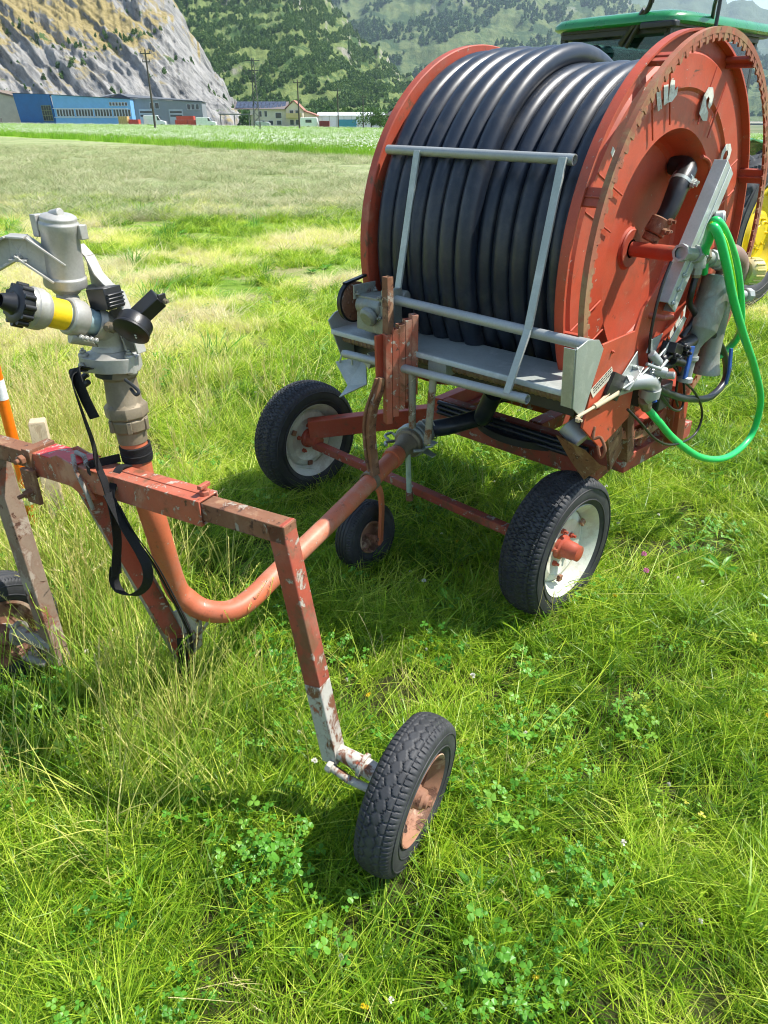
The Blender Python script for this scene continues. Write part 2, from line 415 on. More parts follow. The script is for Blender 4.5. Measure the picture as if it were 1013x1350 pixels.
# hose outlet inside the dish
b=MB();b.tube([(.30,.17,1.50),(.36,.15,1.49),(.375,.08,1.44),(.375,.03,1.36),(.36,.0,1.31)],[.034,.036,.036,.033,.03],18,smooth=6)
o=b.build('drum_hose',M['black'],reel)
b=MB();
for p,r in(((.371,.115,1.463),.040),((.373,.098,1.452),.041)):
    b.lathe([(0,r-.004),(0,r),(.012,r),(.012,r-.004)],p,(-.02,-.5,-.55),24)
for q in((.408,.10,1.45),(.413,.085,1.445),(.405,.118,1.452)): b.bolt(q,(1,.1,-.1),.011,.012)
b.build('hose_clamp',M['galv'],reel)
b=MB();b.cyl((.366,.012,1.335),(.352,-.012,1.285),.037,20,.004);b.cyl((.352,-.012,1.285),(.345,-.02,1.262),.03,16,.003)
for q in((.395,.0,1.33),(.392,-.025,1.30),(.38,.02,1.295)): b.bolt(q,(1,0,0),.011,.014)
b.build('hose_fitting',M['rusty'],reel)
# dark outlet hole collar
b=MB();b.tube([dp(.405,.36,rad(30)),dp(.405,.386,rad(38)),dp(.405,.388,rad(46)),dp(.405,.36,rad(55))],.007,8,smooth=4);b.build('dish_lip',M['red'],reel)
# axle
b=MB();b.cyl((.285,CB,CZ),(.298,CB,CZ),.068,32,.004);b.cyl((.298,CB,CZ),(.475,CB,CZ),.026,28,.003);b.build('axle_pipe',M['red'],reel)
b=MB();b.cyl((.475,CB,CZ),(.50,CB,CZ),.038,24,.006);b.cyl((.50,CB,CZ),(.53,CB,CZ),.034,8,.003);b.cyl((.53,CB,CZ),(.548,CB,CZ),.034,24)
b.build('swivel_joint',M['brass'],reel)
# frame : side plate and legs (right)
sp=[(-.735,.815),(-.598,.707),(-.427,.765),(-.425,.897),(-.335,.947),(-.185,1.106),(-.02,1.185),(.03,1.235),(0,1.30),(-.12,1.30),(-.317,1.232),(-.457,1.128),(-.485,1.067),(-.681,1.064),(-.70,1.0)]
# plate : wide lower gusset, narrower leg to the bearing
b=MB();b.prism([(.556,x,z) for x,z in sp],(.008,0,0))
b.beam((.549,-.30,.955),(.549,-.03,1.18),.03,.008,(1,0,0))
b.beam((.573,-.42,.90),(.573,-.12,1.165),.030,.006,(0,-.7,.7))
b.cyl((.548,CB,CZ),(.572,CB,CZ),.06,28,.004)
for q in((-.62,1.03),(-.45,1.0),(-.36,1.12),(-.22,1.2),(-.66,.86)): b.bolt((.564,q[0],q[1]),(1,0,0),.006,.005)
plate=b.build('side_plate',M['red_plate'],reel,.0015)
b=MB();b.prism([(.5655,x,z) for x,z in[(-.725,.935),(-.700,.905),(-.590,.950),(-.608,.982)]],(.0008,0,0));st=b.build('sticker',plain('cream_sticker',(.62,.58,.46),.5),plate)
b=MB()
e1=V((0,.110,.046)).normalized();e2=V((0,-.046,.110)).normalized()
o0=V((.5664,-.700,.912))
rnd=random.Random(3)
for row in range(3):
    x=0
    while x<.10:
        w=rnd.uniform(.004,.014);p=o0+e1*(x+.002)+e2*(.006+row*.009)
        b.prism([p,p+e1*w,p+e1*w+e2*.004,p+e2*.004],(.0006,0,0));x+=w+.004
b.build('sticker_print',M['dark_metal'],st)
b=MB();b.tube([(.574,-.80,.872),(.574,-.70,.878),(.574,-.62,.90)],.005,10);b.tube([(.574,-.70,.878),(.576,-.56,.888)],.009,10);b.bolt((.574,-.80,.866),(1,0,0),.009,.01)
b.build('control_rod',M['wood'],reel)
b=MB();b.prism([(.566,x,z) for x,z in[(-.600,.965),(-.640,.905),(-.560,.86),(-.520,.93)]],(.012,0,0));b.build('rubber_pad',M['black'],plate)
b=MB();b.prism([(.567,x,z) for x,z in[(-.455,1.0),(-.555,.925),(-.560,.872),(-.44,.862),(-.425,.93)]],(.004,0,0))
b.box((.585,-.50,.925),(.035,.10,.004),Matrix.Rotation(rad(35),3,'X'));b.bolt((.571,-.49,.905),(1,0,0),.011,.012);b.bolt((.571,-.47,.95),(1,0,0),.009,.01)
b.tube([(.59,-.56,.905),(.60,-.48,.925),(.61,-.40,.965),(.61,-.33,.995)],.004,8)
b.build('valve_bracket',M['galv'],reel,.001)
# galvanised brace
def channel(b,p0,p1,w,h,t,n):
    p0=V(p0);p1=V(p1);d=(p1-p0).normalized();nn=V(n);sd=d.cross(nn).normalized()
    b.beam(p0,p1,w,t,nn);b.beam(p0+sd*(w/2-t/2)-nn*h/2,p1+sd*(w/2-t/2)-nn*h/2,t,h,nn);b.beam(p0-sd*(w/2-t/2)-nn*h/2,p1-sd*(w/2-t/2)-nn*h/2,t,h,nn)
b=MB();channel(b,(.60,-.335,1.12),(.60,-.088,1.515),.080,.04,.005,(1,0,0))
b.beam((.6035,-.335,1.123),(.6035,-.091,1.512),.012,.006,(1,0,0))
for k in range(3): b.bolt((.603,-.33+.024*k-.01,1.135+.04*k),(1,0,0),.008,.006)
b.build('galvanised_brace',M['galv_dull'],reel,.0015)
b=MB();b.beam((.53,-.30,.90),(.53,-.09,1.20),.05,.03,(1,0,0));b.beam((.515,-.275,.90),(.515,-.065,1.20),.006,.05,(1,0,0));b.build('frame_leg',M['rusty'],reel,.002)
b=MB();b.beam((.535,.115,.50),(.535,-.005,1.21),.07,.03,(1,0,0));b.beam((.519,.148,.50),(.519,.028,1.21),.006,.05,(1,0,0))
for k in range(5): b.cyl((.545,.095-.02*k,.62+.11*k),(.5515,.095-.02*k,.62+.11*k),.012,12)
b.build('frame_leg',M['red'],reel,.002)
# bottom frame of the turntable
def railset(sgn,mat):
    b=MB();b.beam((.455*sgn,-.20,.485),(.480*sgn,.34,.485),.05,.07);return b.build('frame_rail',mat,reel,.003)
railset(1,M['red_shabby']);railset(-1,M['red'])
for y in(-.17,.31):
    MB().beam((-.45,y,.485),(.428,y,.485),.05,.066).build('frame_crossbar',M['red_shabby'],reel,.003)
b=MB();b.beam((.47,-.27,.53),(.53,-.46,.74),.10,.012,(1,0,0));b.beam((.47,-.18,.51),(.50,-.33,.80),.05,.04,(1,0,0));b.build('corner_leg',M['rusty'],reel,.002)
b=MB();b.beam((.48,.10,.50),(.49,.04,.66),.012,.09,(1,0,0));b.beam((.46,-.08,.52),(.52,.10,.72),.05,.012,(1,0,0));b.build('corner_brace',M['red_shabby'],reel,.002)
# left mirror frame (mostly hidden behind the drum)
b=MB();b.beam((-.50,-.40,.52),(-.50,CB,CZ),.07,.03,(1,0,0));b.beam((-.50,.36,.52),(-.50,CB,CZ),.07,.03,(1,0,0));b.cyl((-.52,CB,CZ),(-.40,CB,CZ),.05,24);b.build('frame_leg',M['red'],reel,.002)
# lower chassis
b=MB();b.beam((-.46,-.20,.425),(.36,-.20,.425),.05,.075);b.beam((-.46,.30,.425),(.36,.30,.425),.05,.075);b.beam((-.435,-.175,.42),(-.435,.275,.42),.05,.06);b.beam((.335,-.175,.42),(.335,.275,.42),.05,.06)
b.beam((-.05,.0,.43),(-.05,1.9,.43),.07,.06)
b.build('chassis',M['red_shabby'],reel,.003)
b=MB();b.lathe([(0,.30),(0,.33),(.03,.33),(.03,.30)],(-.02,.05,.462-.01),(0,0,1),64);b.build('turntable_ring',M['dark_metal'],reel)
for k in range(3): MB().tube([(-.42,-.235+.0*k,.475+.022*k),(0,-.24,.475+.022*k),(.34,-.235,.475+.02*k)],.011,10).build('feed_tube',M['hose'],reel)
# swing arms
b=MB();b.beam((-.955,-.56,.335),(-.44,.06,.40),.06,.09);b.build('wheel_arm',M['red'],reel,.003)
b=MB();b.beam((.31,-.58,.30),(.315,.02,.40),.055,.075);b.build('wheel_arm',M['red_shabby'],reel,.003)
b=MB();b.beam((-.93,-.545,.255),(.27,-.575,.255),.04,.035);b.build('cross_bar',M['red_shabby'],reel,.003)
# wheels
def car_wheel(c,side,name='wheel'):
    w=bpy.data.objects.new(name,None);COL.objects.link(w);w.parent=reel;w.location=c
    b=MB();tyre(b,(0,0,0),A1,.277,.160,.166,pat_car,640,.006);b.build('tyre',M['rubber'],w,ang=50)
    s=side;b=MB()
    b.lathe([(-.070*s,.178),(-.070*s,.164),(-.045*s,.158),(-.02*s,.143),(.02*s,.143),(.045*s,.158),(.060*s,.168),(.070*s,.180),(.064*s,.182),(.054*s,.174)],(0,0,0),A1,96)
    b.lathe([(.012*s,.144),(.024*s,.132),(.030*s,.11),(.018*s,.075),(.012*s,.0)],(0,0,0),A1,96)
    b.lathe([(.006*s,.144),(.018*s,.132),(.024*s,.11),(.010*s,.075),(.006*s,.0)],(0,0,0),A1,96)
    rim=b.build('rim',M['rim_white'],w,ang=28)
    b=MB()
    b.lathe([(.012*s,0),(.012*s,.048),(.03*s,.046),(.036*s,.036),(.075*s,.033),(.08*s,.030),(.095*s,.030),(.098*s,.022),(.100*s,0)],(0,0,0),A1,28)
    for k in range(5):
        a=rad(72*k+20);b.bolt((.014*s,.066*math.cos(a),.066*math.sin(a)),(s,0,0),.011,.014)
    b.lathe([(-.005*s,0),(-.005*s,.05),(-.05*s,.045),(-.07*s,.025),(-.17*s,.022),(-.17*s,0)],(0,0,0),A1,24)
    b.build('hub',M['red'],w)
    b=MB()
    for a in(35,150,262):
        a=rad(a);p=V((.040*s,.122*math.cos(a),.122*math.sin(a)));d=V((0,math.cos(a),math.sin(a)));t_=V((0,-math.sin(a),math.cos(a)))
        b=MB();b.box(p,(.012,.022,.026),Matrix((A1,d,t_)).transposed());b.build('clip',M['rusty'],rim,.002)
    return w
car_wheel((.437,-.565,.272),1);car_wheel((-1.0,-.540,.274),1)
# guide tray
tr=bpy.data.objects.new('guide_tray',None);COL.objects.link(tr);tr.parent=reel
b=MB()
b.prism([(-.50,y,z) for y,z in[(-.800,.937),(-.797,.941),(-.575,.943),(-.565,.933),(-.565,.84),(-.569,.84),(-.569,.930),(-.580,.938),(-.795,.936),(-.795,.922),(-.800,.922)]],(1.06,0,0))
b.build('tray_top',M['galv_dull'],tr,.0015)
b=MB();b.prism([(-.506,y,z) for y,z in[(-.81,.975),(-.775,1.0),(-.70,1.02),(-.62,.99),(-.58,.90),(-.68,.80),(-.75,.83)]],(.006,0,0));b.build('end_plate',M['galv_dull'],tr,.001)
b=MB();b.prism([(.568,y,z) for y,z in[(-.846,1.085),(-.788,1.10),(-.725,1.088),(-.69,1.055),(-.762,.857),(-.825,.905)]],(.004,0,0))
b.prism([(.530,-.846,1.083),(.568,-.848,1.083),(.568,-.828,.905),(.530,-.826,.905)],(0,.004,0));b.build('end_plate',M['galv'],tr,.001)
b=MB();b.beam((-.50,-.655,.87),(.50,-.655,.87),.05,.10);b.build('tray_beam',M['dark_metal'],tr,.002)
def screwthread(b,a0,a1,y,z,r): b.tube([(a0,y,z),(a1,y,z)],r,14)
b=MB();b.tube([(-.49,-.735,.90),(.53,-.735,.90)],.018,16)
k=0
x=-.45
pts=[]
while x<.5:
    b.lathe([(0,.018),(.006,.021),(.012,.018)],(x,-.735,.90),A1,16);x+=.022
b.build('guide_screw',M['brown_metal'],tr)
# sliding guide frame
gf=bpy.data.objects.new('guide_frame',None);COL.objects.link(gf);gf.parent=reel
b=MB();b.tube([(-.372,-.62,1.553),(.34,-.62,1.545)],.015,18);b.pipe((.34,-.62,1.545),(.363,-.62,1.544),.0155,.003,18);b.build('top_rail',M['galv_pipe'],gf)
b=MB();b.tube([(-.236,-.752,1.088),(.52,-.752,1.074),(.53,-.752,1.074)],.0165,18);b.cyl((.52,-.752,1.074),(.565,-.752,1.074),.019,18,.002);b.bolt((.535,-.772,1.06),(0,-1,0),.010,.012);b.build('middle_rail',M['galv_pipe'],gf)
b=MB();b.tube([(-.382,-.84,.878),(.40,-.84,.900)],.015,18);b.pipe((.40,-.84,.900),(.425,-.84,.9005),.0155,.003,18);b.build('lower_rail',M['galv_pipe'],gf)
for p in([(-.225,-.615,1.553),(-.155,-.69,1.30),(-.21,-.755,1.085)],[(.315,-.60,1.55),(.36,-.72,1.09),(.355,-.83,.905)]):
    b=MB()
    if p[0][0]<0: b.beam(V(p[0])+V((0,-.018,0)),(-.218,-.735,1.09),.026,.009,(0,-1,.3))
    else: b.beam(V(p[0])+V((.02,-.038,0)),V(p[1])+V((0,-.052,0)),.026,.009,(0,-1,.3));b.beam(V(p[1])+V((0,-.052,.0)),V(p[2])+V((0,-.02,0)),.024,.009,(0,-1,.3))
    b.build('slanted_bar',M['galv_dull'],gf,.001)
for p in([(-.049,-.835,.88),(-.075,-.80,.66)],[(.047,-.835,.885),(.0,-.80,.62)]):
    MB().tube(p,.013,12).build('guide_post',M['grey_leg'],gf)
b=MB();b.box((.02,-.76,.90),(.08,.05,.05));b.build('slide_block',M['galv_pipe'],gf)
# gearbox with pulley
b=MB();b.box((-.29,-.755,1.02),(.13,.09,.10));b.cyl((-.36,-.775,1.055),(-.24,-.775,1.055),.034,20,.006);b.cyl((-.28,-.80,1.035),(-.28,-.83,1.02),.036,24,.01)
b.box((-.285,-.745,1.085),(.16,.10,.010));b.box((-.36,-.755,1.10),(.006,.11,.05));b.box((-.215,-.765,1.06),(.022,.085,.13));b.cyl((-.30,-.70,1.09),(-.20,-.70,1.09),.022,16,.004);b.box((-.27,-.76,.972),(.10,.07,.012))
for q in((-.35,-.80,1.091),(-.23,-.80,1.091),(-.35,-.71,1.091),(-.23,-.71,1.091)): b.bolt(q,(0,0,1),.009,.008)
for q in((-.226,-.811,1.10),(-.226,-.811,1.03)): b.bolt(q,(0,-1,0),.008,.008)
gb=b.build('gearbox',M['cast'],reel,.004)
b=MB();b.lathe([(0,0),(0,.030),(.006,.055),(.0,.070),(.012,.064),(.024,.070),(.020,.055),(.026,.03),(.026,0)],(-.425,-.76,1.055),A1,40)
for k in range(6): b.bolt((-.399,-.76+.042*math.cos(k*1.047),1.055+.042*math.sin(k*1.047)),A1,.005,.004)
b.build('pulley',M['rusty'],gb)
b=MB();r=.073;pts=[]
for k in range(13):
    a=rad(95+200*k/12);pts.append((-.413,-.76+r*math.cos(a),1.055+r*math.sin(a)))
pts=[(-.413,-.30,1.20)]+pts+[(-.413,-.40,1.02)]
b.strap(pts,.017,.008,A1,2);b.build('drive_belt',M['black'],gb)
# hanging funnel guide left and rusty one right
def foldplate(o,m,mir=1):
    x,y,z=o;b=MB()
    A=V((x-.085*mir,y-.02,z+.035));B=V((x-.01*mir,y-.075,z-.075));Cc=V((x+.075*mir,y-.01,z-.02));D=V((x+.0*mir,y+.06,z+.06));E_=V((x-.02*mir,y-.02,z-.045))
    n=V((0,-.004,0.004))
    for q in([A,E_,D],[E_,Cc,D],[E_,B,Cc]): b.prism(q,n)
    b.box((x+.05*mir,y+.06,z+.06),(.035,.08,.05),Matrix.Rotation(rad(30*mir),3,'Y'))
    b.tube([A+V((.02*mir,0,.002)),A+V((.03*mir,.01,.05)),A+V((.065*mir,.02,.045)),A+V((.07*mir,.02,.0))],.004,8)
    return b.build('hose_guide_plate',m,reel,.001)
foldplate((-.37,-.80,.79),M['galv_dull'])
b=MB();Q=[V(q) for q in((.455,-.70,.752),(.583,-.73,.745),(.625,-.69,.69),(.545,-.64,.60),(.50,-.66,.66))]
b.prism([Q[0],Q[1],Q[2]],(0,-.004,.004));b.prism([Q[0],Q[2],Q[3],Q[4]],(0,-.004,.004));b.beam((.53,-.60,.62),(.45,-.45,.53),.06,.008);b.build('hose_guide_plate',M['rusty'],reel,.001)
b=MB();b.tube([(.565,-.66,.80),(.572,-.67,.765),(.59,-.66,.77),(.612,-.66,.735),(.60,-.66,.705),(.585,-.66,.74)],.005,8,smooth=6);b.build('hook',M['rusty'],reel)
b=MB();b.cyl((.47,-.66,.78),(.53,-.66,.74),.035,20,.003);b.build('roller',M['galv_pipe'],reel)
# water fittings
b=MB();y0,z0=CB,CZ
b.tube([(.565,CB,CZ),(.60,CB-.03,CZ+.005),(.61,CB-.05,1.245)],.026,16)
b.tube([(.60,-.33,1.285),(.605,-.22,1.268),(.61,-.10,1.242),(.62,-.045,1.215)],.020,16)
for q,r in(((.6,-.33,1.285),.027),((.604,-.235,1.271),.028),((.604,-.19,1.262),.026),((.61,-.11,1.244),.028),((.615,-.07,1.23),.026)):
    b.lathe([(-.012,.018),(-.012,r),(.012,r),(.012,.018)],q,(.05,.95,-.18),8)
b.tube([(.604,-.20,1.262),(.606,-.20,1.225)],.024,14);b.cyl((.606,-.20,1.225),(.606,-.20,1.205),.017,8)
f=b.build('pipe_fittings',M['galv_pipe'],reel,.001)
b=MB();b.cyl((.606,-.20,1.225),(.606,-.20,1.195),.015,8,.002);b.build('brass_nipple',M['brass'],f);b=MB();b.cyl((.604,-.19,1.262),(.604,-.17,1.258),.031,8,.002);b.build('lock_ring',M['brass'],f)
b=MB();b.tube([(.62,-.055,1.222),(.625,-.025,1.205),(.628,-.03,1.18),(.63,-.05,1.165)],.024,16,smooth=5);b.build('pipe_elbow',M['brown_metal'],reel)
b=MB();b.lathe([(0,0),(0,.052),(.004,.056),(.03,.053),(.17,.052),(.178,.048),(.215,.026),(.235,.020),(.29,.020),(.29,0)],(.63,-.055,1.175),(0,-.42,-.92),36);b.build('float_housing',M['cast'],reel)
b=MB();b.lathe([(0,0),(0,.028),(.012,.028),(.02,.020),(.07,.020),(.075,.026),(.09,.026),(.09,0)],(.63,-.168,.935),(0,-.1,-.99),16);b.build('pipe_nipple',M['galv_pipe'],reel)
b=MB();b.lathe([(0,0),(0,.048),(.012,.048),(.012,.034),(.20,.036),(.25,.046),(.262,.052),(.275,.052),(.275,0)],(.60,.10,1.085),(0,-.05,-1),32);b.build('suction_post',M['cast'],reel)
b=MB();b.tube([(.60,-.02,1.24),(.615,.05,1.235),(.62,.11,1.20),(.615,.13,1.15),(.60,.115,1.08)],[.036,.038,.038,.036,.034],20,smooth=6);b.build('suction_bend',M['brown_metal'],reel)
b=MB();b.lathe([(0,0),(0,.034),(.01,.042),(.05,.044),(.058,.038),(.06,0)],(.64,.145,1.175),(.45,.85,-.05),28)
for k in range(14):
    a=2*math.pi*k/14;ax_=V((.45,.85,-.05)).normalized();w_=ax_.cross(V((0,0,1))).normalized();u_=w_.cross(ax_)
    c=V((.64,.145,1.175))+(u_*math.cos(a)+w_*math.sin(a))*.044;b.tube([c+ax_*.012,c+ax_*.048],.003,6)
b.build('yellow_cap',M['yellow_cap'],reel)
b=MB();b.cyl((.615,.15,1.09),(.63,.25,1.075),.016,16);b.cyl((.628,.23,1.078),(.633,.27,1.072),.025,8,.003);b.build('side_tap',M['galv_pipe'],reel)
# gauge
b=MB();b.cyl((.610,-.150,1.362),(.638,-.141,1.366),.030,32,.004);b.tube([(.62,-.146,1.335),(.60,-.16,1.27)],.008,10);g=b.build('pressure_gauge',M['galv'],reel)
b=MB();b.cyl((.6381,-.141,1.366),(.6395,-.1405,1.3662),.026,32);d=b.build('dial',M['dial'],g)
b=MB();b.beam((.6415,-.140,1.361),(.6415,-.132,1.382),.003,.001,(1,0,0))
for k in range(9):
    a=rad(-40+32*k);c=V((.6405,-.1405,1.3662));u_=V((-.34,.94,0));b.tube([c+(u_*math.cos(a)+V((0,0,1))*math.sin(a))*.019,c+(u_*math.cos(a)+V((0,0,1))*math.sin(a))*.023],.0008,4)
b.build('needle',M['black'],d)
# green hoses
G1=[(.60,-.20,1.245),(.64,-.245,1.31),(.665,-.30,1.362),(.685,-.285,1.335),(.70,-.216,1.246),(.70,-.102,1.136),(.70,.092,.974),(.68,.388,.778),(.66,.662,.558),(.65,.686,.387),(.64,.471,.353),(.62,.201,.431),(.6,-.07,.585),(.59,-.236,.705),(.57,-.313,.772)]
b=MB();b.tube(G1,.0138,16,smooth=9);b.build('green_hose',M['green_hose'],reel)
b=MB();b.tube([(.60,-.12,1.20),(.62,-.20,1.28),(.655,-.282,1.372),(.675,-.25,1.36),(.668,-.063,1.246),(.665,.059,1.131),(.655,.178,1.004),(.63,.265,.92),(.60,.27,.86),(.59,.18,.84),(.59,.12,.86)],.0125,16,smooth=9);gh=b.build('green_hose',M['green_hose'],reel)
b=MB();b.tube([(.66,-.305,1.375),(.686,-.235,1.322),(.688,-.10,1.20),(.682,.01,1.09),(.674,.12,.985)],.005,8,smooth=9);b.build('hose_stripe',M['lime_stripe'],gh)
b=MB();b.tube([(.57,-.508,.905),(.60,-.45,.905),(.605,-.39,.885),(.60,-.36,.845),(.58,-.365,.825)],.026,16,smooth=5)
b.lathe([(0,.0),(0,.036),(.03,.036),(.03,0)],(.60,-.375,.865),(-.1,.1,-1),10)
for q in((.59,-.47,.93),(.61,-.42,.93),(.60,-.35,.89)): b.bolt(q,(.5,-.3,.8),.009,.009)
b.cyl((.58,-.42,.905),(.60,-.33,.935),.018,12,.003);b.build('pipe_elbow',M['galv_pipe'],reel,.001)
b=MB();b.cyl((.578,-.358,.815),(.572,-.325,.785),.022,8,.003);b.cyl((.573,-.333,.792),(.57,-.31,.770),.019,16,.002);b.build('hose_union',M['brass'],reel)
b=MB();b.tube([(.615,-.15,1.03),(.61,.0,.985),(.605,.136,.919),(.60,.281,.815),(.60,.325,.722),(.6,.19,.686),(.6,-.045,.743),(.6,-.193,.795),(.6,-.286,.835),(.6,-.36,.87)],.0135,14,smooth=8);b.build('black_hose',M['hose'],reel)
for P,r in(([(.59,-.373,1.263),(.59,-.41,1.19),(.59,-.427,1.076),(.59,-.409,.975),(.59,-.341,.884),(.59,-.286,.83),(.59,-.33,.79)],.005),
    ([(.61,-.267,.928),(.61,-.144,.841),(.61,.018,.744),(.61,.125,.64),(.61,.106,.566),(.61,-.016,.562),(.61,-.161,.597),(.61,-.297,.666),(.61,-.426,.757),(.59,-.50,.82)],.0045),
    ([(.61,-.28,.93),(.6,-.118,.833),(.6,-.067,.749),(.6,-.08,.708),(.6,-.168,.738),(.6,-.294,.826)],.0045),
    ([(.61,-.25,.95),(.605,-.18,.86),(.60,-.15,.78),(.60,-.11,.73)],.0045),
    ([(.606,-.20,1.20),(.606,-.21,1.147),(.60,-.19,1.108),(.61,-.15,1.06),(.60,-.20,1.0)],.011)):
    MB().tube(P,r,10,smooth=7).build('control_cable',M['black'],reel)
# valve block
b=MB();b.box((.615,-.30,.985),(.05,.07,.035),Matrix.Rotation(rad(-20),3,'X'));b.cyl((.61,-.36,.955),(.62,-.22,.985),.017,14,.003);b.cyl((.62,-.25,.975),(.625,-.17,.99),.024,12,.004)
b.cyl((.63,-.31,.95),(.64,-.25,.93),.014,12);b.tube([(.60,-.35,.93),(.62,-.30,.93),(.63,-.24,.95)],.012,10)
for q in((.64,-.33,.97),(.645,-.27,.985),(.64,-.24,.96)): b.bolt(q,(1,-.3,.3),.011,.012)
b.build('valve_block',M['black'],reel,.003)
b=MB();b.prism([(.61,y,z) for y,z in[(-.41,.87),(-.385,.865),(-.225,1.07),(-.25,1.08),(-.34,1.0)]],(.004,0,0));b.prism([(.585,y,z) for y,z in[(-.43,.99),(-.36,.985),(-.33,1.035),(-.41,1.03)]],(.004,0,0));b.build('valve_plate',M['galv'],reel,.001)
b=MB();b.cyl((.60,-.42,.99),(.62,-.39,.955),.015,10,.003);b.cyl((.60,-.39,.93),(.635,-.36,.92),.018,10,.003);b.cyl((.61,-.33,.90),(.65,-.32,.905),.013,10,.003);b.tube([(.60,-.44,.96),(.63,-.40,.94),(.63,-.36,.96)],.006,8);b.build('small_valves',M['galv_pipe'],reel)
b=MB();b.prism([(.645,y,z) for y,z in[(-.235,.985),(-.205,.98),(-.215,.875),(-.240,.872)]],(.008,0,0));b.build('blue_lever',M['blue'],reel,.002)
b=MB();b.prism([(.64,y,z) for y,z in[(.165,.895),(.190,.89),(.225,.80),(.222,.742),(.205,.745),(.20,.80)]],(.008,0,0));b.build('blue_lever',M['blue'],reel,.002)
b=MB();b.tube([(.59,-.40,.90),(.60,-.35,.84),(.61,-.345,.81)],.008,10);b.build('blue_tube',M['blue'],reel)
b=MB();b.box((.50,-.25,.84),(.10,.16,.14));b.cyl((.45,-.20,.93),(.55,-.20,.93),.06,20,.01);b.box((.52,-.10,.75),(.05,.10,.10));b.build('turbine_housing',M['dark_metal'],reel,.006)
b=MB();b.tube([(.56,-.40,1.10),(.60,-.38,1.095),(.60,-.32,1.09)],.010,10);b.build('latch_pin',M['red'],reel)
# ------------------------------------------------------------------ SPRINKLER CART
CR=-rad(28.7)
U=V((math.cos(CR),math.sin(CR),0));W_=V((-math.sin(CR),math.cos(CR),0))
cart=empty('sprinkler_cart',-1.25*U+1.1*W_,CR,'rusty two-wheeled sprinkler cart carrying a grey rain gun, red beam and bent orange pipe','sprinkler cart')
def cartwheel(c,side,tilt):
    w=bpy.data.objects.new('wheel',None);COL.objects.link(w);w.parent=cart;w.location=c;w.rotation_euler=tilt
    b=MB();tyre(b,(0,0,0),A1,.200,.100,.112,pat_cart if side>0 else pat_rib,560,.0036);b.build('tyre',M['rubber2'],w,ang=50)
    s=side;b=MB()
    b.lathe([(-.040*s,.118),(-.040*s,.108),(-.02*s,.098),(.01*s,.095),(.032*s,.106),(.042*s,.114),(.046*s,.117),(.044*s,.119),(.036*s,.112)],(0,0,0),A1,72)
    b.lathe([(.0*s,.098),(-.006*s,.08),(-.004*s,.05),(.004*s,.040),(.004*s,0)],(0,0,0),A1,72)
    b.lathe([(-.010*s,.098),(-.016*s,.08),(-.014*s,.05),(-.008*s,.0)],(0,0,0),A1,72)
    rim=b.build('rim',M['rim_rust'],w,ang=28)
    b=MB();b.lathe([(0,0),(0,.034),(.022*s,.031),(.026*s,.027),(.042*s,.026),(.046*s,.022),(.048*s,.018),(.056*s,.017),(.058*s,.012),(.058*s,0)],(0,0,0),A1,28)
    b.tube([(.056*s,0,0),(.064*s,0,0)],.009,6)
    b.lathe([(0,0),(0,.03),(-.05*s,.028),(-.06*s,.02),(-.06*s,0)],(-.005*s,0,0),A1,24)
    b.build('hub',M['rim_rust'],w)
    b=MB();b.tube([(.004*s,-.02,.078),(.022*s,-.02,.074),(.03*s,-.02,.070)],.004,8);b.build('valve_stem',M['black'],rim)
    b=MB();pp=V((.0045*s,.03,-.062));
    b.lathe([(0,0),(0,.016),(.002*s,.016),(.002*s,0)],pp,A1,20);b.build('rim_hole',M['dark_metal'],rim)
    return w
cartwheel((.715,.0,.195),1,(0,rad(4),rad(0)))
cartwheel((-.74,-.07,.195),-1,(0,0,rad(-6)))
M['left_leg']=worn('brown_flaking_leg',(.24,.17,.12),[((.34,.28,.22),.52,13,.08),((.28,.085,.045),.56,6,.06),(RUSTD,.6,18,.05)],.8,0,.2,bump=.6,dust=.2)
# beams
b=MB();b.beam((-.09,0,.850),(.185,0,.850),.066,.066,open1=.005);b.beam((-.09,-.0,.8835),(.183,.0,.8835),.003,.004)
b.bolt((.172,.004,.882),(0,0,1),.013,.012);b.cyl((.172,.004,.895),(.172,.004,.908),.007,10);b.box((.172,.004,.906),(.012,.034,.010));
b.build('outer_beam',M['red_half'],cart,.003)
b=MB();b.beam((.0,0,.851),(.415,0,.851),.046,.046);b.build('inner_beam',M['rusty'],cart,.002)
b=MB();b.beam((-.40,0,.850),(-.085,0,.850),.066,.066);b.build('outer_beam',M['red_half'],cart,.003)
b=MB();b.beam((-.9,0,.851),(-.38,0,.851),.048,.048);b.build('inner_beam',M['rusty'],cart,.002)
b=MB();b.box((-.395,-.0,.852),(.030,.082,.082));b.box((-.395,-.046,.79),(.05,.012,.10));b.bolt((-.395,-.05,.87),(0,-1,0),.014,.014);b.bolt((-.395,-.05,.775),(0,-1,0),.012,.022);b.cyl((-.395,-.075,.775),(-.395,-.045,.775),.007,10)
b.build('clamp_bracket',M['rusty'],cart,.002)
